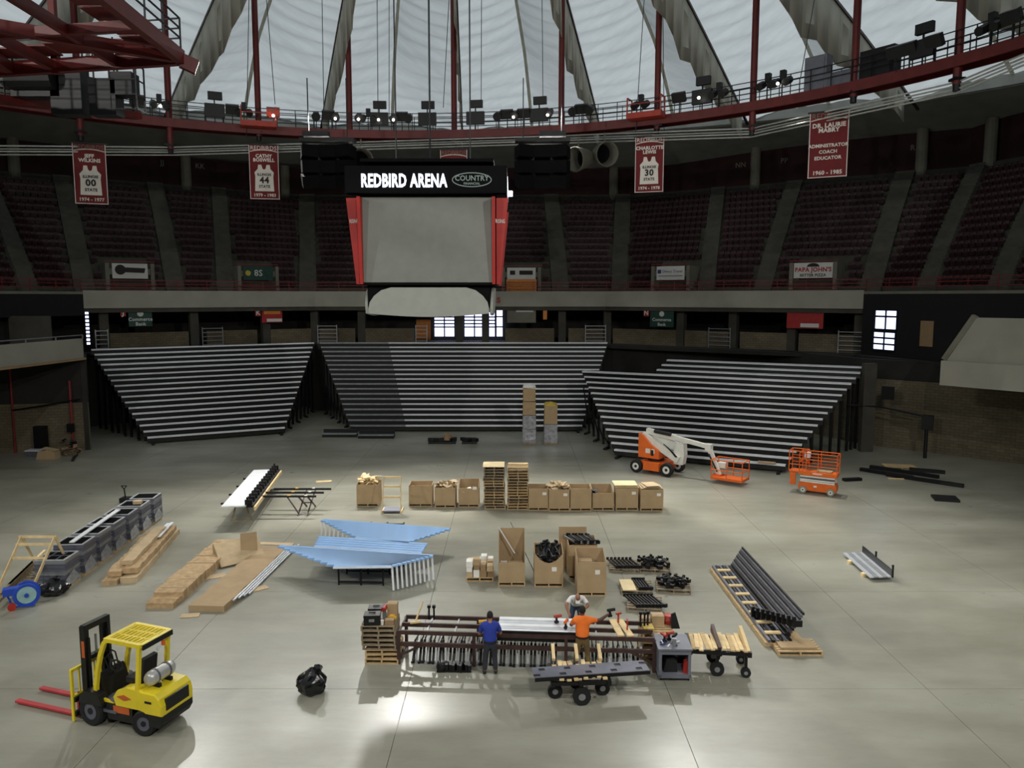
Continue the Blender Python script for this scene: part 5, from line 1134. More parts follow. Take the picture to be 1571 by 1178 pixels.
# ------------------------------------------------------------------ long workbench
A, B = G(612, 1018), G(1003, 1031); d = B - A; L = d.length; wb = thing('workbench_frame', 'long brown steel workbench frame the men work at', 'workbench', (A + B) / 2, math.atan2(d.y, d.x))
zt = 0.98
for y, z in ((0, zt), (0.55, zt), (1.12, zt), (0, 0.62)): MB().bar((-L / 2, y, z), (L / 2, y, z), 0.07, 0.12).ob('rail', 'steel_brown', wb)
for k in range(4):
    x = -L / 2 + L * (0.0, 0.3, 0.66, 1.0)[k]
    for y in (0, 1.12): MB().bar((x, y, 0), (x, y, zt), 0.09).ob('leg', 'steel_brown', wb)
    MB().bar((x, 0, 0.1), (x, 1.12, 0.1), 0.06).ob('foot_rail', 'steel_brown', wb)
for k in range(10): x = -L / 2 + L * k / 9; MB().bar((x, 0, zt - 0.02), (x, 1.12, zt - 0.02), 0.05).ob('cross_bar', 'alu_dull' if 0 < k < 9 else 'steel_brown', wb)
for x, s in ((-L / 2, 1), (L / 2, -1)): MB().bar((x, 0, 0.25), (x + s * 0.75, 0, 0.62), 0.06).ob('brace', 'steel_brown', wb)
Mw = T(*((A + B) / 2), math.atan2(d.y, d.x))
def W(x, y, z): return Mw @ Vector((x, y, z))
# struts standing in a row under the bench
sm_ = MB().bar((0, 0, 0), (0, 0.32, 0.56), 0.07, 0.06).bar((0, 0.32, 0.56), (0, 0.85, 0.6), 0.035, 0.03).box((0, -0.02, 0.03), (0.08, 0.14, 0.06)).box((0, 0.15, 0.28), (0.06, 0.06, 0.12)).mesh('steel_black')
sm2 = MB().bar((0, 0, 0), (0, 0.3, 0.56), 0.05, 0.04).bar((0, 0.3, 0.56), (0, 0.85, 0.6), 0.035, 0.03).box((0, -0.02, 0.03), (0.08, 0.14, 0.06)).mesh('alu_dull')
n = 68
for k in range(n):
    x = -L / 2 + 0.4 + (L - 0.75) * k / (n - 1)
    if abs(x - (-L / 2 + L * 0.66)) < 0.25: continue
    o = put('seat_strut', sm2 if k % 3 == 1 else sm_, None, W(x, 0.12 + rnd.uniform(-0.03, 0.03), 0), math.atan2(d.y, d.x) + rnd.uniform(-0.12, 0.12))
    tag(o, ('silver' if k % 3 == 1 else 'black') + ' angled strut standing under the workbench, %s of the row from the left' % nth(k), 'strut', ('silver' if k % 3 == 1 else 'black') + ' struts under the bench ' + ('left' if k < n / 2 else 'right'))
# pale panel clamped on the bench
t = thing('aluminium_sheet', 'white ribbed aluminium panel lying on the workbench', 'panel', W(0, 0.0, zt + 0.08), math.atan2(d.y, d.x)); x0, x1 = -L * 0.11, L * 0.20
for k in range(5): MB().bar((x0 + 0.0, 0.12 + k * 0.2, 0.03 * (k == 4)), (x1, 0.12 + k * 0.2, 0.03 * (k == 4)), 0.18, 0.05).ob('rib', 'alu_white' if k % 2 == 0 else 'aluminium', t)
MB().box(((x0 + x1) / 2, 0.02, -0.1), (x1 - x0, 0.04, 0.3)).ob('front_skirt', 'steel_black', t)
for k in range(3): MB().box((x0 + 0.4 + k * 0.7, -0.005, -0.06), (0.1, 0.02, 0.08)).ob('slot', 'alu_dull', t)
# small tools on the bench
def tool(lab, loc, kind, m, rz=0.0, cat='tool'):
    t = thing({'drill': 'power_drill', 'clamp': 'clamp', 'post': 'black_post', 'board': 'wood_board'}[kind], lab, cat, loc, rz)
    if kind == 'drill': MB().cyl((-0.12, 0, 0.2), (0.12, 0, 0.2), 0.045, 10).ob('motor', m, t); MB().bar((-0.04, 0, 0.0), (-0.04, 0, 0.18), 0.05).ob('grip', 'rubber', t); MB().box((-0.04, 0, 0.03), (0.12, 0.08, 0.06)).ob('battery', 'rubber', t)
    elif kind == 'clamp': MB().bar((0, 0, 0), (0, 0, 0.3), 0.04).ob('bar', m, t); MB().bar((-0.08, 0, 0.28), (0.1, 0, 0.28), 0.05).ob('jaw', m, t)
    elif kind == 'post': MB().bar((0, 0, 0), (0, 0, 0.42), 0.05).ob('shaft', 'steel_black', t); MB().box((0, 0, 0.42), (0.1, 0.1, 0.08)).ob('cap', 'steel_black', t)
    else: MB().box((0, 0, 0.02), (0.2, 1.15, 0.04)).ob('board', 'pine', t)
    return t
XR = L / 2
tool('red power drill on the white bench panel', W(x1 - 0.55, 0.7, zt + 0.13), 'drill', 'tool_red', 0.4); tool('bright orange grinder on the white bench panel', W(x1 - 0.3, 0.35, zt + 0.13), 'drill', 'orange', 1.2); tool('dark blue drill under the bending man', W(x1 + 0.1, 0.75, zt + 0.05), 'drill', 'blue_reel', 0.2)
tool('yellow drill beside the man in blue', W(-L * 0.17, 0.35, zt + 0.05), 'drill', 'tool_yellow', 0.2); tool('pine board across the bench right of the man in orange', W(XR - 1.05, 0.58, zt + 0.06), 'board', 'pine', 0.1, 'board'); tool('second pine board across the bench near its end', W(XR - 0.8, 0.58, zt + 0.06), 'board', 'pine', 0.15, 'board')
for k, (x, y, lab) in enumerate(((-0.98, 0.9, 'red clamp on the rear of the pine boards'), (-0.75, 0.4, 'red clamp on the front of the pine boards'))): tool(lab, W(XR + x, y, zt + 0.1), 'clamp', 'tool_red', 0.5 + k)
for k, (x, y) in enumerate(((-L / 2 + 0.75, 0.95), (-L / 2 + 0.9, 0.95), (XR - 0.32, 0.9), (XR - 0.2, 0.9), (XR - 0.1, 0.95))): tool('upright black post clamped to the bench, %s from the left' % nth(k), W(x, y, zt), 'post', 'steel_black', 0, 'post')
t = thing('wood_offcut', 'slanting wood stick at the left bench end', 'wood', W(-L / 2 + 0.4, 0.5, zt + 0.08), 0.3); MB().bar((0, 0, 0), (0.3, 0.3, 0.5), 0.04).ob('stick', 'pine', t); MB().box((0.0, 0, 0.02), (0.3, 0.1, 0.05)).ob('block', 'pine', t)
t = thing('bracket_heap', 'low heap of black brackets on the floor before the man in blue', 'brackets', G(697, 1028)); 
for k in range(9): MB().box((-0.45 + k * 0.11, rnd.uniform(-0.05, 0.05), 0.12), (0.08, 0.3, 0.2), Matrix.Rotation(rnd.uniform(-0.4, 0.4), 3, 'Z')).ob('bracket', 'steel_black', t)
MB().cyl((-0.45, -0.1, 0.12), (-0.2, 0.1, 0.12), 0.12, 10).ob('coil', 'rubber', t); MB().box((0, 0, 0.03), (1.0, 0.3, 0.06)).ob('base', 'steel_black', t)

# pallet stack with tool cases at the left bench end
g = G(583, 1019); g.y += 0.5
for k in range(8): pallet('wooden pallet under the tool cases, %s from the floor' % nth(k), (g.x + (0.06 if k < 3 else -0.03 + rnd.uniform(-0.02, 0.02)), g.y, k * PALH), rnd.uniform(-0.03, 0.03), 1.0, 1.0, 'pallet_wood' if k < 3 else 'pallet_grey', 'pallets under the tool cases')
z = 8 * PALH
def toolcase(lab, loc, m):
    t = thing('tool_case', lab, 'tool case', loc, 0.05); MB().box((0, 0, 0.12), (0.46, 0.34, 0.24)).ob('body', m, t); MB().box((0, 0, 0.27), (0.48, 0.36, 0.08)).ob('lid', 'paint_black', t)
    MB().bar((-0.1, 0, 0.34), (0.1, 0, 0.34), 0.03).ob('handle', 'paint_black', t); MB().box((0, -0.18, 0.16), (0.16, 0.02, 0.08)).ob('latch', 'alu_dull', t)
toolcase('black tool case at the front of the pallet stack', (g.x - 0.24, g.y - 0.28, z), 'paint_black'); toolcase('white and black tool case at the back of the pallet stack', (g.x - 0.2, g.y + 0.22, z), 'paper_white')
closed_box('tall brown carton on the pallet stack of tool cases', (g.x + 0.28, g.y + 0.28, z), 0.3, 0.28, 0.42); closed_box('low open carton beside the tool cases', (g.x + 0.28, g.y - 0.3, z), 0.26, 0.24, 0.14, 0, 'cardboard_dark')
t = thing('extension_cord', 'yellow coiled cord on the pallet stack', 'cord', (g.x + 0.3, g.y - 0.02, z)); MB().lathe([(0.07, 0.0), (0.14, 0.02), (0.15, 0.08), (0.1, 0.13), (0.06, 0.08)], 14).ob('coil', 'tool_yellow', t)
t = thing('red_tool', 'red grinder between the tool cases', 'tool', (g.x + 0.06, g.y + 0.1, z + 0.0)); MB().cyl((-0.02, -0.1, 0.3), (0.05, 0.15, 0.34), 0.07, 10).ob('motor', 'tool_red', t); MB().box((0, 0, 0.14), (0.1, 0.1, 0.28)).ob('stand', 'alu_dull', t)
t = thing('drink_cup', 'white cup beside the black tool case', 'cup', (g.x + 0.07, g.y - 0.38, z)); MB().cyl((0, 0, 0), (0, 0, 0.14), 0.04, 12, 0.05).ob('cup', 'paper_white', t)

# pallet stack with cartons right of the bench
g = G(1018, 1022); g.y += 0.75; g.x -= 0.1
for k in range(6): pallet('wooden pallet behind the grey tool cart, %s from the floor' % nth(k), (g.x, g.y, k * PALH), rnd.uniform(-0.03, 0.03), 0.95, 1.0, 'pallet_wood', 'pallets behind the tool cart')
z = 6 * PALH
for k, (x, y, w, d_, h, m, lab) in enumerate(((-0.3, 0.3, 0.3, 0.3, 0.2, 'cardboard', 'small low carton on the pallets behind the tool cart'), (0.08, 0.25, 0.36, 0.34, 0.3, 'cardboard', 'open tan carton on the pallets behind the tool cart'), (-0.28, -0.2, 0.3, 0.4, 0.12, 'sign_yellow', 'yellowish tray on the pallets behind the tool cart'))): closed_box(lab, (g.x + x, g.y + y, z), w, d_, h, 0, m)
t = thing('red_machine', 'round red-brown compressor on the pallets behind the tool cart', 'machine', (g.x + 0.42, g.y + 0.25, z)); MB().lathe([(0, 0), (0.16, 0.02), (0.2, 0.15), (0.14, 0.28), (0, 0.3)], 12).ob('body', 'tool_red', t)
tag(MB().prism([(-0.06, 0), (0.2, 0), (0.05, 0.5), (-0.08, 0.45)], 0.05).ob('black_pad', 'rubber', None, (g.x + 0.5, g.y - 0.1, z)), 'black curved pad standing behind the tool cart', 'pad')
# grey tool cart
g = G(1036, 1046); t = thing('tool_cart', 'grey steel tool cart with tools on top and dark open front', 'cart', g + Vector((0.0, 0.5, 0)), -0.03); cw_, cdp, ch = 0.9, 0.95, 0.92
for sx in (-1, 1):
    for sy in (-1, 1): MB().box((sx * (cw_ / 2 - 0.04), sy * (cdp / 2 - 0.04), ch / 2 + 0.05), (0.08, 0.08, ch - 0.1)).ob('post', 'grey_paint', t); MB().cyl((sx * (cw_ / 2 - 0.06), sy * (cdp / 2 - 0.1) - 0.02, 0.05), (sx * (cw_ / 2 - 0.06) + 0.03, sy * (cdp / 2 - 0.1) - 0.02, 0.05), 0.05, 10).ob('caster', 'rubber', t)
MB().box((0, 0, ch + 0.02), (cw_ + 0.06, cdp + 0.06, 0.05)).ob('top', 'grey_paint', t); MB().box((0, 0, 0.14), (cw_, cdp, 0.1)).ob('shelf', 'grey_paint', t); MB().box((0, -cdp / 2 + 0.03, ch - 0.07), (cw_, 0.05, 0.13)).ob('apron', 'grey_paint', t)
MB().box((0, cdp / 2 - 0.03, ch / 2), (cw_ - 0.1, 0.03, ch - 0.2)).ob('back_panel', 'grey_paint', t)
for s in (-1, 1): MB().box((s * (cw_ / 2 - 0.02), 0, ch / 2), (0.02, cdp - 0.1, ch - 0.2)).ob('side_panel', 'grey_paint', t)
cb = Vector(t.location)
for k, (x, y, w, d_, h, m, lab) in enumerate(((-0.1, -0.1, 0.4, 0.4, 0.42, 'rubber', 'black tool bag on the lower shelf of the grey cart'), (0.32, -0.3, 0.14, 0.15, 0.36, 'red_plastic', 'red canister on the lower shelf of the grey cart'))):
    o = thing('tool_bag' if k == 0 else 'canister', lab, 'bag' if k == 0 else 'canister', cb + Vector((x, y, 0.19))); MB().prism([(-w / 2, 0), (w / 2, 0), (w * 0.45, h * 0.8), (w * 0.2, h), (-w * 0.3, h * 0.9)], d_).ob('body', m, o); MB().bar((-0.05, 0, h), (0.05, 0, h + 0.03), 0.03).ob('handle', m, o)
tool('red circular saw on the grey cart top', cb + Vector((-0.05, 0.1, ch + 0.05)), 'drill', 'tool_red', 0.3); tool('second red saw on the grey cart top', cb + Vector((-0.25, 0.0, ch + 0.05)), 'drill', 'tool_red', 2.0); tool('dark drill on the grey cart top', cb + Vector((0.05, -0.05, ch + 0.05)), 'drill', 'rubber', 1.0)
t = thing('spray_can', 'silver can on the grey cart top', 'can', cb + Vector((0.0, -0.25, ch + 0.05))); MB().cyl((0, 0, 0), (0, 0, 0.2), 0.06, 12).ob('can', 'alu_dull', t)
for k in range(6): o = tag(MB().bar((0, 0, 0.02), (0.16, 0.05, 0.02), 0.03).ob('hand_tool', 'alu_white' if k % 2 else 'ink_blue', None, cb + Vector((-0.4 + 0.09 * k, -0.25 + 0.06 * (k % 3), ch + 0.05))), 'small hand tool strewn on the grey cart top, %s from the left' % nth(k), 'tool'); o.rotation_euler = (0, 0, k * 1.3)

# wheeled timber carts
def cart(lab, loc, rz, Lc, Wc, h, planks, wheels):
    t = thing('timber_cart', lab, 'cart', loc, rz)
    for y in (-Wc / 2, Wc / 2): MB().bar((-Lc / 2, y, h), (Lc / 2, y, h), 0.09, 0.1).ob('side_rail', 'steel_black', t)
    for x in (-Lc / 2, 0, Lc / 2): MB().bar((x, -Wc / 2 - 0.08, h), (x, Wc / 2 + 0.08, h), 0.11, 0.14).ob('cross_rail', 'steel_black', t)
    for x, y, r in wheels:
        MB().cyl((x, y - 0.06, r), (x, y + 0.06, r), r, 18).ob('wheel', 'rubber', t); MB().cyl((x, y - 0.065, r), (x, y + 0.065, r), r * 0.4, 10).ob('hub', 'alu_dull', t); MB().bar((x, y, r), (x, y * 0.9, h), 0.08).ob('fork', 'steel_black', t)
    for k in range(planks):
        x = -Lc / 2 + 0.1 + (Lc - 0.2) * k / (planks - 1)
        o = MB().box((0, 0, 0), (0.12, Wc + rnd.uniform(-0.1, 0.15), 0.04)).ob('plank', 'pine' if k % 3 else 'pallet_wood', t, (x, rnd.uniform(-0.05, 0.05), h + 0.09 + 0.03 * (k % 2))); o.rotation_euler = (0, 0, rnd.uniform(-0.1, 0.1))
    return t
g = G(1103, 1037); cart('wheeled cart of pine boards beside the grey tool cart', g + Vector((0.05, 0.45, 0)), -0.12, 1.65, 1.0, 0.72, 13, ((-0.05, -0.42, 0.2), (-0.05, 0.42, 0.2), (0.75, -0.42, 0.14), (0.75, 0.42, 0.14)))
t = thing('cart_stake', 'pair of upright stakes on the cart of pine boards', 'stakes', g + Vector((0.05, 0.45, 0.78)), -0.12); MB().bar((0.0, -0.5, 0), (-0.08, 0.6, 0.22), 0.09, 0.22).ob('stake', 'steel_brown', t); MB().bar((0.8, -0.5, -0.05), (0.72, 0.55, 0.24), 0.09, 0.22).ob('stake', 'pine', t)
g = G(893, 1084); c = cart('wheeled cart under the perforated black plate before the man in orange', g + Vector((-0.05, 0.6, 0)), 0.06, 1.5, 0.95, 0.6, 9, ((-0.65, -0.1, 0.2), (0.02, -0.5, 0.24), (0.66, 0.0, 0.2), (0.0, 0.4, 0.2)))
for k, x in enumerate((-0.7, -0.05, 0.6)): o = tag(MB().bar((0, -0.25, 0), (0, 0.35, 0.16), 0.09, 0.08).ob('pine_stick', 'pine', None, g + Vector((x, 1.3, 0.8))), 'slanting pine stick under the black plate, %s from the left' % nth(k), 'wood')
p, q = G(818, 1040, 0.74), G(994, 1028, 0.74); d2 = q - p; L2 = d2.length; t = thing('slotted_plate', 'long black steel plate with rectangular slots on a cart', 'plate', (p + q) / 2 + Vector((0, 0.2, 0.03)), math.atan2(d2.y, d2.x))
NX = 18; dep = 0.5
def slot(i, r): return (i * 5 + r * 3) % 4 == 0
mb = MB()
for r in range(2):
    for i in range(NX):
        if not slot(i, r): mb.box((-L2 / 2 + L2 * (i + 0.5) / NX, -0.15 + r * 0.3, 0), (L2 / NX, 0.14, 0.03))
for y, yw in ((-0.26, 0.08), (0.0, 0.16), (0.26, 0.08)): mb.box((0, y, 0), (L2, yw, 0.03))
mb.ob('plate', 'grey_tray', t); MB().box((0, -dep * 0.62, -0.03), (L2, 0.04, 0.1)).ob('front_lip', 'steel_black', t)
sl_ = MB().box((0, 0, 0), (L2 / NX * 0.98, 0.14, 0.012)).mesh('paint_black')
for r in range(2):
    for i in range(NX):
        if slot(i, r): put('slot', sl_, t, (-L2 / 2 + L2 * (i + 0.5) / NX, -0.15 + r * 0.3, -0.015))
# ------------------------------------------------------------------ forklift
A, B = G(142, 1112), G(222, 1130); fd = (A - B); fd.z = 0; fd.normalize(); yaw = math.atan2(fd.y, fd.x); ly = Vector((-fd.y, fd.x, 0))
fl = thing('forklift', 'yellow forklift with red forks and a gas bottle behind the seat', 'forklift', (A + B) / 2 - ly * 0.55, yaw)
fl.scale = (1.0, 1.0, 1.08)
def wheel(t, x, y, r, w, s=1, steer=0.0, hub='grey_tray', tyre='rubber'):
    o = MB().lathe([(r * 0.55, -w / 2), (r * 0.9, -w / 2), (r, -w * 0.32), (r, w * 0.32), (r * 0.9, w / 2), (r * 0.55, w / 2)], 24, Matrix.Rotation(PI / 2, 4, 'X')).ob('wheel', tyre, t, (x, y, r)); o.rotation_euler = (0, 0, steer)
    h = MB().cyl((0, -w * 0.42, 0), (0, w * 0.42, 0), r * 0.58, 18).ob('rim', hub, o); MB().cyl((0, -w * 0.47, 0), (0, w * 0.47, 0), r * 0.22, 10).ob('hub', 'rubber', o)
    return o
for s in (-1, 1): wheel(fl, 0.82, s * 0.5, 0.37, 0.24); wheel(fl, -0.8, s * 0.48, 0.31, 0.2, steer=0.25)
MB().prism([(-0.95, 0.22), (0.75, 0.22), (0.9, 0.5), (0.9, 0.62), (-0.95, 0.62)], 0.7).ob('chassis_core', 'paint_black', fl)
MB().prism([(-0.42, 0.22), (0.35, 0.22), (0.4, 0.62), (-0.45, 0.62)], 1.02).ob('chassis', 'paint_black', fl)
for s in (-1, 1): MB().prism([(0.4, 0.55), (0.5, 0.78), (0.68, 0.86), (0.95, 0.86), (1.1, 0.75), (1.15, 0.55)], 0.26, Matrix.Translation((0, s * 0.5, 0))).ob('fender', 'paint_black', fl)
MB().box((0.33, 0.46, 0.42), (0.55, 0.16, 0.06)).ob('step', 'grey_tray', fl); MB().box((0.35, 0, 0.64), (0.65, 0.95, 0.05)).ob('floor_plate', 'grey_tray', fl)
# rounded yellow hood and counterweight
def rounded(prof, ws, name, m):
    """outline of side profile given per-section half width: list of (x, z) closed, mirrored with bevelled edges"""
    mb = MB(); n = len(prof); vs = []
    cx = sum(p[0] for p in prof) / n; cz = sum(p[1] for p in prof) / n
    for y, k in ((-ws, 0.93), (-ws * 0.93, 1.0), (ws * 0.93, 1.0), (ws, 0.93)): vs += [(cx + (x - cx) * k, y, cz + (z - cz) * k) for x, z in prof]
    fs = [tuple(range(n)), tuple(range(4 * n - 1, 3 * n - 1, -1))] + [(i * n + j, (i + 1) * n + j, (i + 1) * n + (j + 1) % n, i * n + (j + 1) % n) for i in range(3) for j in range(n)]
    return mb.add(vs, fs).ob(name, m, fl)
rounded([(-0.1, 0.62), (-0.1, 1.0), (-0.35, 1.08), (-0.8, 1.08), (-0.8, 0.62)], 0.52, 'hood', 'yellow')
rounded([(-0.72, 0.55), (-0.72, 1.07), (-1.2, 1.05), (-1.32, 0.95), (-1.38, 0.78), (-1.38, 0.55)], 0.56, 'counterweight', 'yellow')
rounded([(-0.95, 0.25), (-0.95, 0.56), (-1.38, 0.56), (-1.38, 0.4), (-1.28, 0.25)], 0.54, 'lower_counterweight', 'paint_black')
MB().box((-1.375, 0, 0.78), (0.05, 0.78, 0.28)).ob('grille', 'paint_black', fl)
for s in (-1, 1):
    MB().prism([(-0.72, 0.6), (0.05, 0.6), (0.12, 0.8), (-0.02, 0.98), (-0.3, 1.08), (-0.72, 1.05)], 0.06, Matrix.Translation((0, s * 0.5, 0))).ob('side_panel', 'yellow', fl)
    MB().prism([(-0.45, 0.83), (-0.22, 0.9), (0.0, 0.83), (-0.22, 0.76)], 0.012, Matrix.Translation((0, s * 0.538, 0))).ob('diamond_decal', 'decal_orange', fl)
    MB().box((-0.1, s * 0.516, 0.5), (0.5, 0.012, 0.16)).ob('side_decal', 'decal_orange', fl)
    MB().box((-1.0, s * 0.567, 0.85), (0.2, 0.012, 0.05)).ob('number_decal', 'paint_black', fl)
    MB().prism([(0.15, 0.62), (0.62, 0.62), (0.62, 0.72), (0.35, 0.68)], 0.05, Matrix.Translation((0, s * 0.48, 0))).ob('sill', 'yellow', fl)
    # overhead guard posts
    ps = [(0.72, 0.66), (0.7, 0.95), (0.62, 1.35), (0.5, 1.75), (0.36, 2.05), (0.26, 2.14)]
    mb = MB()
    for (x, z), (x2, z2) in zip(ps, ps[1:]): mb.bar((x, s * 0.48, z), (x2, s * 0.48, z2), 0.09, 0.1)
    mb.ob('front_post', 'yellow', fl); MB().bar((-0.62, s * 0.48, 1.0), (-0.74, s * 0.48, 2.12), 0.09, 0.09).ob('rear_post', 'yellow', fl)
    MB().bar((0.3, s * 0.48, 2.14), (-0.8, s * 0.48, 2.12), 0.1, 0.09).ob('roof_side', 'yellow', fl)
for x in (0.3, -0.8): MB().bar((x, -0.5, 2.13), (x, 0.5, 2.13), 0.12, 0.08).ob('roof_end', 'yellow', fl)
for k in range(8): MB().bar((0.2 - k * 0.125, -0.46, 2.14), (0.2 - k * 0.125, 0.46, 2.14), 0.035, 0.05).ob('roof_slat', 'yellow', fl)
for y in (-0.14, 0.16): MB().bar((0.3, y, 2.15), (-0.8, y, 2.15), 0.035, 0.04).ob('roof_rib', 'yellow', fl)
MB().bar((-0.86, -0.5, 2.1), (-0.86, 0.5, 2.1), 0.04, 0.12).ob('rear_roof_edge', 'paint_black', fl)
MB().lathe([(0, 0), (0.05, 0), (0.05, 0.1), (0, 0.12)], 10, Matrix.Translation((-0.84, -0.2, 1.9))).ob('beacon', 'orange', fl); MB().cyl((-0.86, 0.0, 1.92), (-0.9, 0.0, 1.92), 0.07, 12).ob('rear_lamp', 'alu_white', fl)
# seat, wheel, dash, levers
MB().box((-0.28, 0, 1.12), (0.5, 0.5, 0.14)).ob('seat', 'rubber', fl); MB().box((-0.52, 0, 1.42), (0.12, 0.46, 0.5), Matrix.Rotation(-0.15, 3, 'Y')).ob('backrest', 'rubber', fl)
MB().prism([(0.5, 0.64), (0.85, 0.64), (0.85, 1.15), (0.7, 1.2), (0.6, 1.05)], 0.8).ob('dashboard', 'paint_black', fl); MB().cyl((0.62, 0.08, 1.1), (0.45, 0.08, 1.3), 0.03, 8).ob('steering_column', 'rubber', fl)
MB().lathe([(0.15, -0.015), (0.18, 0), (0.15, 0.015), (0.13, 0)], 18, Matrix.Translation((0.44, 0.08, 1.32)) @ Matrix.Rotation(-0.7, 4, 'Y')).ob('steering_wheel', 'rubber', fl)
for k in range(4): MB().path([(0.75, -0.3 + 0.1 * k, 1.1), (0.85, -0.3 + 0.12 * k, 1.45), (1.0, -0.28 + 0.12 * k, 1.5 - 0.1 * k)], 0.018).ob('hose', 'rubber', fl)
# gas bottle across the rear
MB().lathe([(0, -0.42), (0.12, -0.42), (0.16, -0.36), (0.17, -0.3), (0.17, 0.3), (0.15, 0.38), (0.08, 0.42), (0.08, 0.46), (0, 0.46)], 18, Matrix.Translation((-0.88, 0, 1.3)) @ Matrix.Rotation(PI / 2, 4, 'X')).ob('gas_bottle', 'tank', fl, None, True)
for y in (-0.2, 0.18): MB().lathe([(0.172, -0.025), (0.182, -0.025), (0.182, 0.025), (0.172, 0.025)], 18, Matrix.Translation((-0.88, y, 1.3)) @ Matrix.Rotation(PI / 2, 4, 'X')).ob('bottle_strap', 'grey_tray', fl); MB().box((-0.9, y, 1.1), (0.3, 0.08, 0.08)).ob('bottle_bracket', 'rubber', fl)
# mast, carriage, forks
for s in (-1, 1):
    MB().box((1.16, s * 0.36, 1.2), (0.16, 0.1, 2.2)).ob('mast_upright', 'paint_black', fl); MB().box((1.2, s * 0.25, 1.15), (0.12, 0.07, 2.05)).ob('inner_upright', 'steel_black', fl)
    MB().box((1.14, s * 0.415, 1.75), (0.09, 0.012, 0.4)).ob('mast_decal', 'decal_orange', fl)
    MB().cyl((1.07, s * 0.3, 0.3), (1.07, s * 0.3, 2.0), 0.04, 8).ob('lift_cylinder', 'steel_black', fl)
    MB().box((2.5, s * 0.36, 0.07), (2.24, 0.14, 0.05)).ob('fork', 'fork_red', fl); MB().box((1.41, s * 0.36, 0.35), (0.06, 0.14, 0.6)).ob('fork_shank', 'fork_red', fl)
for z, h in ((2.26, 0.14), (1.5, 0.1), (0.35, 0.14)): MB().box((1.14, 0, z), (0.14, 0.8, h)).ob('mast_crossbar', 'paint_black', fl)
MB().box((1.24, 0, 2.2), (0.16, 0.5, 0.1)).ob('mast_crossbar', 'paint_black', fl); MB().cyl((1.1, 0.05, 0.4), (1.1, 0.05, 2.0), 0.03, 8).ob('chain', 'alu_dull', fl)
for z in (0.2, 0.55): MB().box((1.35, 0, z), (0.08, 1.15, 0.12)).ob('carriage_bar', 'paint_black', fl)
for y in (-0.58, 0.58): MB().box((1.4, y, 0.65), (0.07, 0.06, 1.25)).ob('backrest_post', 'yellow', fl)
for y in (-0.35, -0.12, 0.12, 0.35): MB().box((1.4, y, 0.9), (0.04, 0.03, 0.7)).ob('backrest_bar', 'yellow', fl)
MB().box((1.4, 0, 1.26), (0.07, 1.2, 0.07)).ob('backrest_top', 'yellow', fl); MB().box((1.4, 0, 0.62), (0.06, 1.16, 0.06)).ob('backrest_bottom', 'yellow', fl)

# ------------------------------------------------------------------ boom lift
g0, g1 = G(984, 725), G(1031, 732); dv = g1 - g0; yaw = math.atan2(dv.y, dv.x)
bl = thing('boom_lift', 'orange and white articulated boom lift with basket lowered', 'boom lift', (g0 + g1) / 2 + Vector((0.2, 0.8, 0)), yaw); hb = dv.length / 2
for s in (-1, 1):
    wheel(bl, -hb, s * 0.8, 0.4, 0.3, hub='lift_white'); wheel(bl, hb, s * 0.8, 0.42, 0.3, hub='lift_white')
MB().prism([(-0.9, 0.25), (0.9, 0.25), (0.95, 0.55), (0.85, 0.75), (-0.85, 0.75), (-0.95, 0.55)], 1.1).ob('chassis', 'orange', bl); MB().box((0, -0.72, 0.5), (1.05, 0.4, 0.5)).ob('side_box', 'orange', bl); MB().box((0, 0.72, 0.5), (1.05, 0.4, 0.5)).ob('side_box', 'orange', bl)
MB().cyl((-0.1, 0, 0.75), (-0.1, 0, 0.95), 0.5, 20).ob('turntable', 'paint_black', bl)
MB().prism([(-1.0, 0.95), (0.4, 0.95), (0.35, 1.45), (-0.2, 1.8), (-0.75, 2.35), (-1.0, 2.4)], 1.3).ob('turret_cover', 'orange', bl)
for x, w in ((-0.35, 0.3), (0.0, 0.2)): MB().box((x, -0.66, 1.4), (w, 0.02, 0.28)).ob('decal', 'lift_white', bl)
MB().box((-0.05, -0.665, 1.3), (0.18, 0.02, 0.35)).ob('control_panel', 'paint_black', bl)
def arm(a, b, w, h, name, m='lift_white', y=0.0): return MB().bar((a[0], y, a[1]), (b[0], y, b[1]), w, h).ob(name, m, bl)
arm((-0.9, 2.3), (1.55, 1.0), 0.3, 0.42, 'riser_boom', y=-0.3); arm((-0.75, 2.45), (1.7, 1.55), 0.3, 0.5, 'riser_boom', y=0.05)
MB().prism([(1.2, 0.7), (1.75, 0.7), (1.85, 1.3), (1.8, 2.0), (1.3, 1.95), (1.1, 1.3)], 0.5).ob('knuckle_plate', 'lift_white', bl)
arm((-0.7, 2.55), (1.2, 2.3), 0.3, 0.32, 'main_boom', y=-0.1); arm((1.1, 2.32), (3.25, 2.0), 0.22, 0.24, 'telescope_boom', y=-0.1)
MB().cyl((-0.5, -0.35, 2.0), (1.2, -0.35, 1.35), 0.06, 8).ob('hydraulic_cylinder', 'paint_black', bl); MB().cyl((-0.1, -0.3, 2.6), (1.0, -0.3, 2.5), 0.12, 8).ob('upper_cylinder', 'paint_black', bl)
for k in range(3): MB().path([(0.6 + k * 0.2, -0.47, 1.9 - 0.15 * k), (1.2 + k * 0.1, -0.48, 1.5 - 0.15 * k), (1.5, -0.48, 1.2)], 0.03).ob('hose', 'rubber', bl)
MB().box((3.35, -0.1, 1.95), (0.35, 0.4, 0.4)).ob('jib_knuckle', 'lift_white', bl); arm((3.35, 1.95), (4.05, 0.35), 0.2, 0.26, 'jib', y=-0.1); MB().cyl((3.4, -0.25, 1.6), (3.95, -0.25, 0.6), 0.05, 8).ob('jib_cylinder', 'paint_black', bl)
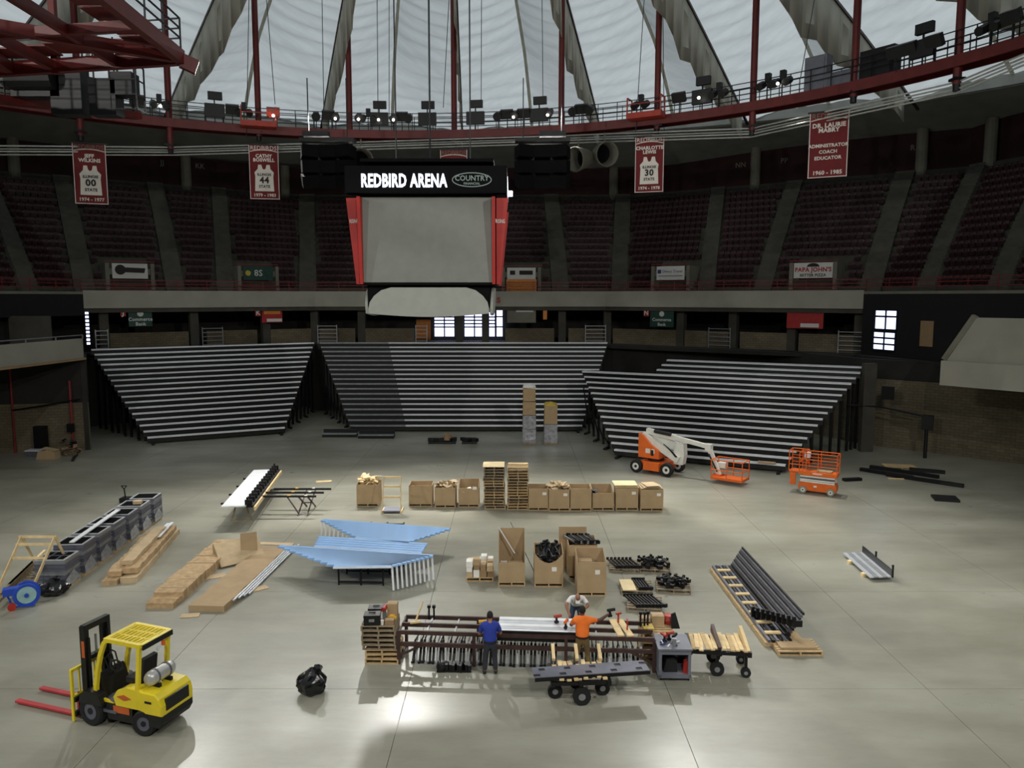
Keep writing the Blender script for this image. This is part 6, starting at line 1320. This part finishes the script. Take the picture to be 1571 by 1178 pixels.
def basket(t, x0, x1, y0, y1, z0, h, m='orange', mid=2):
    MB().b2((x0, y0, z0), (x1, y1, z0 + 0.14)).ob('basket_floor', m, t)
    for z in [z0 + h * (k + 1) / mid for k in range(mid)]:
        for a, b in (((x0, y0), (x1, y0)), ((x0, y1), (x1, y1)), ((x0, y0), (x0, y1)), ((x1, y0), (x1, y1))): MB().cyl((*a, z), (*b, z), 0.03, 6).ob('basket_rail', m, t)
    for a in ((x0, y0), (x1, y0), (x0, y1), (x1, y1), ((x0 + x1) / 2, y0), ((x0 + x1) / 2, y1)): MB().cyl((*a, z0), (*a, z0 + h), 0.03, 6).ob('basket_post', m, t)
basket(bl, 3.75, 5.6, -0.65, 0.45, 0.22, 1.15); MB().box((4.1, 0.2, 0.95), (0.5, 0.4, 0.3)).ob('control_box', 'lift_white', bl); MB().box((3.95, -0.1, 0.3), (0.5, 0.5, 0.3)).ob('basket_mount', 'orange', bl)

# ------------------------------------------------------------------ scissor lift
g0, g1 = G(1237, 757), G(1277, 762); dv = g1 - g0; yaw = math.atan2(dv.y, dv.x)
sc = thing('scissor_lift', 'small orange scissor lift with folded white scissors and railings', 'scissor lift', (g0 + g1) / 2 + Vector((0.1, 0.45, 0)), yaw)
for x in (-0.72, 0.72):
    for y in (-0.4, 0.4): wheel(sc, x, y, 0.2, 0.14, hub='lift_white', tyre='concrete_pale')
MB().prism([(-0.95, 0.15), (0.95, 0.15), (1.0, 0.35), (0.95, 0.62), (-0.95, 0.62), (-1.0, 0.35)], 0.68).ob('chassis', 'orange', sc)
for k in range(4): MB().bar((-0.9, -0.36, 0.68 + k * 0.09), (0.9, -0.36, 0.66 + k * 0.1), 0.05, 0.07).ob('scissor_arm', 'lift_white' if k != 2 else 'grey_tray', sc); MB().bar((-0.9, 0.36, 0.68 + k * 0.09), (0.9, 0.36, 0.66 + k * 0.1), 0.05, 0.07).ob('scissor_arm', 'lift_white', sc)
MB().b2((-0.95, -0.42, 1.02), (1.0, 0.42, 1.22)).ob('platform', 'orange', sc); MB().b2((-1.5, -0.4, 1.12), (-0.9, 0.4, 1.2)).ob('deck_extension', 'orange', sc); MB().box((-1.3, -0.3, 0.75), (0.3, 0.1, 0.7)).ob('ladder_panel', 'orange', sc)
def rail(x0, x1, z0, z1, n):
    for y in (-0.42, 0.42):
        for k in range(3): z = z0 + (z1 - z0) * (k + 1) / 3; MB().cyl((x0, y, z), (x1, y, z), 0.028, 6).ob('guard_rail', 'orange', sc)
        for k in range(n): x = x0 + (x1 - x0) * k / (n - 1); MB().cyl((x, y, z0), (x, y, z1), 0.028, 6).ob('rail_post', 'orange', sc)
    for x in (x0, x1):
        for z in (z0 + (z1 - z0) * 0.5, z1): MB().cyl((x, -0.42, z), (x, 0.42, z), 0.028, 6).ob('end_rail', 'orange', sc)
rail(-0.95, 1.0, 1.2, 2.25, 3); rail(-1.5, -0.6, 1.2, 2.32, 2); MB().box((-0.65, 0.2, 2.05), (0.3, 0.3, 0.3)).ob('control_box', 'alu_white', sc); MB().box((0.3, 0, 1.26), (0.8, 0.5, 0.06)).ob('plywood_tray', 'cardboard', sc)
MB().box((-0.1, -0.35, 0.42), (0.16, 0.02, 0.1)).ob('decal', 'lift_white', sc); MB().box((0.0, -0.43, 1.15), (0.5, 0.012, 0.06)).ob('decal', 'lift_white', sc)
t = thing('board_offcut', 'short wooden board lying on the lowest bench of the right bleacher', 'board', G(1177, 712, 0.55) + Vector((0, 0.1, 0.04)), -0.4); MB().box((0, 0, 0.05), (1.05, 0.2, 0.1)).ob('board', 'cardboard', t)

# ------------------------------------------------------------------ people
def skin(name, V_, E_, R_, m, parent, root=0, sub=2):
    me = bpy.data.meshes.new(name); me.from_pydata([tuple(v) for v in V_], E_, []); o = bpy.data.objects.new(name, me); COL.objects.link(o)
    o.modifiers.new('s', 'SKIN'); ss = o.modifiers.new('u', 'SUBSURF'); ss.levels = sub; ss.render_levels = sub
    for i, r in enumerate(R_): me.skin_vertices[0].data[i].radius = r if isinstance(r, tuple) else (r, r)
    me.skin_vertices[0].data[root].use_root = True
    dg = bpy.context.evaluated_depsgraph_get(); nm = bpy.data.meshes.new_from_object(o.evaluated_get(dg)); bpy.data.objects.remove(o)
    nm.materials.clear(); nm.materials.append(MATS[m]); nm.polygons.foreach_set('use_smooth', [True] * len(nm.polygons))
    return put(name, nm, parent)
def person(lab, loc, rz, lean, nod, arms, sh, tr, sk, stance=0.0, cap=None, hairm='hair', H=1.0):
    """local +y is where the chest faces; arms: for each side (elbow, wrist) in local metres"""
    p = thing('person', lab, 'person', loc, rz); p.scale = (H, H, H)
    Mb = Matrix.Translation((0, 0, 0.95)) @ Matrix.Rotation(-lean, 4, 'X') @ Matrix.Translation((0, 0, -0.95))
    Mh = Mb @ Matrix.Translation((0, 0, 1.53)) @ Matrix.Rotation(-nod, 4, 'X') @ Matrix.Translation((0, 0, -1.53))
    U = lambda x, y, z: Mb @ Vector((x, y, z)); Hd = lambda x, y, z: Mh @ Vector((x, y, z))
    V_ = [Vector((0, 0, 0.95)), U(0, 0.0, 1.1), U(0, 0, 1.3), U(0, -0.01, 1.43), Hd(0, 0, 1.53), Hd(0, 0.025, 1.61), Hd(0, 0.02, 1.69), Hd(0, 0.01, 1.755)]
    E_ = [(i, i + 1) for i in range(7)]; R_ = [(0.115, 0.085), (0.115, 0.085), (0.15, 0.105), (0.12, 0.09), 0.055, (0.07, 0.085), (0.078, 0.095), (0.06, 0.07)]
    def add(v, par, r): V_.append(Vector(v)); R_.append(r); E_.append((par, len(V_) - 1)); return len(V_) - 1
    sl_v, tr_v = [], []
    for s, (el, wr) in zip((-1, 1), arms):
        shd = U(s * 0.2, 0, 1.42); a = add(shd, 3, 0.062); el, wr = Vector(el), Vector(wr); b = add(el, a, 0.058); c = add(wr, b, 0.043)
        d_ = (wr - el).normalized(); side = d_.cross(Vector((0, 0, 1))).normalized() if abs(d_.z) < 0.9 else Vector((1, 0, 0)); dn = side.cross(d_).normalized()
        h = add(wr + d_ * 0.07, c, (0.036, 0.02))
        for k, f in enumerate((-1.5, -0.5, 0.5, 1.5)):
            q = add(wr + d_ * 0.12 + side * f * 0.019, h, 0.0095); add(wr + d_ * (0.155 + 0.01 * (k in (1, 2))) + side * f * 0.02 - dn * 0.03, q, 0.008)
        q = add(wr + d_ * 0.06 + side * s * -0.045, c, 0.011); add(wr + d_ * 0.1 + side * s * -0.055 - dn * 0.015, q, 0.009)
        sl_v.append((shd, shd.lerp(el, 0.85)))
    for s in (-1, 1):
        hp = Vector((s * 0.095, 0, 0.88)); kn = Vector((s * (0.12 + stance * 0.4), 0.03, 0.48)); an = Vector((s * (0.13 + stance), -0.02, 0.08)); toe = an + Vector((s * 0.03, 0.17, -0.03))
        a = add(hp, 0, 0.075); b = add(kn, a, 0.06); c = add(an, b, 0.042); add(toe, c, 0.04); tr_v.append((hp, kn, an, toe))
    skin('body', V_, E_, R_, sk, p)
    # shirt with sleeves
    SV = [U(0, 0, 0.82) if lean < 0.5 else U(0, 0, 0.98), U(0, 0, 1.1), U(0, 0, 1.3), U(0, -0.01, 1.44), U(0, 0, 1.56)]; SE = [(0, 1), (1, 2), (2, 3), (3, 4)]; SR = [(0.205, 0.16), (0.2, 0.155), (0.21, 0.15), (0.15, 0.12), 0.08]
    for a, b in sl_v: SV += [a, b]; n_ = len(SV); SE += [(3, n_ - 2), (n_ - 2, n_ - 1)]; SR += [0.088, 0.072]
    skin('shirt', SV, SE, SR, sh, p)
    TV = [Vector((0, 0, 1.1)), Vector((0, 0, 0.9))]; TE = [(0, 1)]; TR = [(0.17, 0.13), (0.19, 0.145)]
    for hp, kn, an, toe in tr_v: TV += [hp - Vector((0, 0, 0.04)), kn, an + Vector((0, 0, 0.04))]; n_ = len(TV); TE += [(1, n_ - 3), (n_ - 3, n_ - 2), (n_ - 2, n_ - 1)]; TR += [0.11, 0.085, 0.068]
    skin('trousers', TV, TE, TR, tr, p)
    for hp, kn, an, toe in tr_v: skin('boot', [an + Vector((0, -0.02, 0.06)), an + Vector((0, -0.02, -0.03)), toe.lerp(an, 0.3), toe + Vector((0, 0.02, 0))], [(0, 1), (1, 2), (2, 3)], [0.055, 0.05, 0.05, 0.045], 'boot', p)
    MB().lathe([(0.152, 0.0), (0.168, 0.0), (0.168, 0.05), (0.152, 0.05)], 18, Matrix.Translation((0, 0, 0.95)) @ Matrix.Diagonal((1.12, 0.95, 1, 1))).ob('belt', 'boot', p)
    hc = MB().lathe([(0.0, 0.112), (0.05, 0.105), (0.085, 0.07), (0.1, 0.02), (0.1, -0.03), (0.09, -0.06)], 16, Mh @ Matrix.Translation((0, 0.0, 1.69)) @ Matrix.Rotation(0.35, 4, 'X') @ Matrix.Diagonal((0.86, 1.08, 1, 1))).ob('hair', hairm, p, None, True)
    for s in (-1, 1): MB().lathe([(0, -0.03), (0.012, -0.02), (0.016, 0.0), (0.012, 0.025), (0, 0.03)], 8, Mh @ Matrix.Translation((s * 0.082, 0.015, 1.66)) @ Matrix.Diagonal((0.7, 1.2, 1, 1))).ob('ear', sk, p); MB().lathe([(0, -0.008), (0.012, 0), (0, 0.008)], 8, Mh @ Matrix.Translation((s * 0.032, 0.108, 1.67))).ob('eye', 'boot', p)
    MB().add([Mh @ Vector(v) for v in ((-0.014, 0.105, 1.63), (0.014, 0.105, 1.63), (0, 0.135, 1.635), (0, 0.105, 1.68))], [(0, 1, 2), (1, 3, 2), (3, 0, 2), (0, 3, 1)]).ob('nose', sk, p); MB().add([Mh @ Vector(v) for v in ((-0.025, 0.103, 1.6), (0.025, 0.103, 1.6), (0.02, 0.109, 1.594), (-0.02, 0.109, 1.594))], [(0, 1, 2, 3)]).ob('mouth', 'boot', p)
    if cap: MB().lathe([(0.088, -0.02), (0.1, -0.02), (0.1, 0.02), (0.088, 0.02)], 18, Mh @ Matrix.Translation((0, 0.01, 1.71)) @ Matrix.Diagonal((0.9, 1.1, 1, 1))).ob('headband', cap, p); MB().prism([(-0.07, 0), (0.07, 0), (0.05, 0.012), (-0.05, 0.012)], 0.1, Mh @ Matrix.Translation((0, 0.14, 1.7))).ob('visor', cap, p)
    return p
pb = G(752, 1034)
person('man in a blue T-shirt standing at the bench with his back turned', pb, 0.05, 0.06, 0.3, (((-0.3, 0.08, 1.14), (-0.22, 0.3, 1.06)), ((0.3, 0.08, 1.14), (0.2, 0.3, 1.06))), 'shirt_blue', 'jeans_dark', 'skin_tan', 0.02, H=1.03)
po = G(893, 1028)
person('man in an orange T-shirt reaching out his right arm', po, 0.0, 0.12, 0.1, (((-0.3, 0.18, 1.22), (-0.24, 0.42, 1.14)), ((0.47, 0.14, 1.36), (0.68, 0.24, 1.46))), 'shirt_orange', 'khaki', 'skin_dark', 0.06, H=1.06)
t = tool('dark driver held up by the man in orange', po + Vector((0.86, 0.3, 1.5)), 'drill', 'rubber', 0.4)
pw = G(884, 972) + Vector((0, 0.15, 0))
person('man in a white T-shirt bending over the bench towards the camera', pw, PI, 0.85, 0.35, (((-0.34, 0.58, 1.12), (-0.16, 0.66, 1.0)), ((0.36, 0.6, 1.15), (0.3, 0.8, 0.98))), 'shirt_white', 'jeans_blue', 'skin_tan', 0.08, cap='paper_white', hairm='skin_tan')
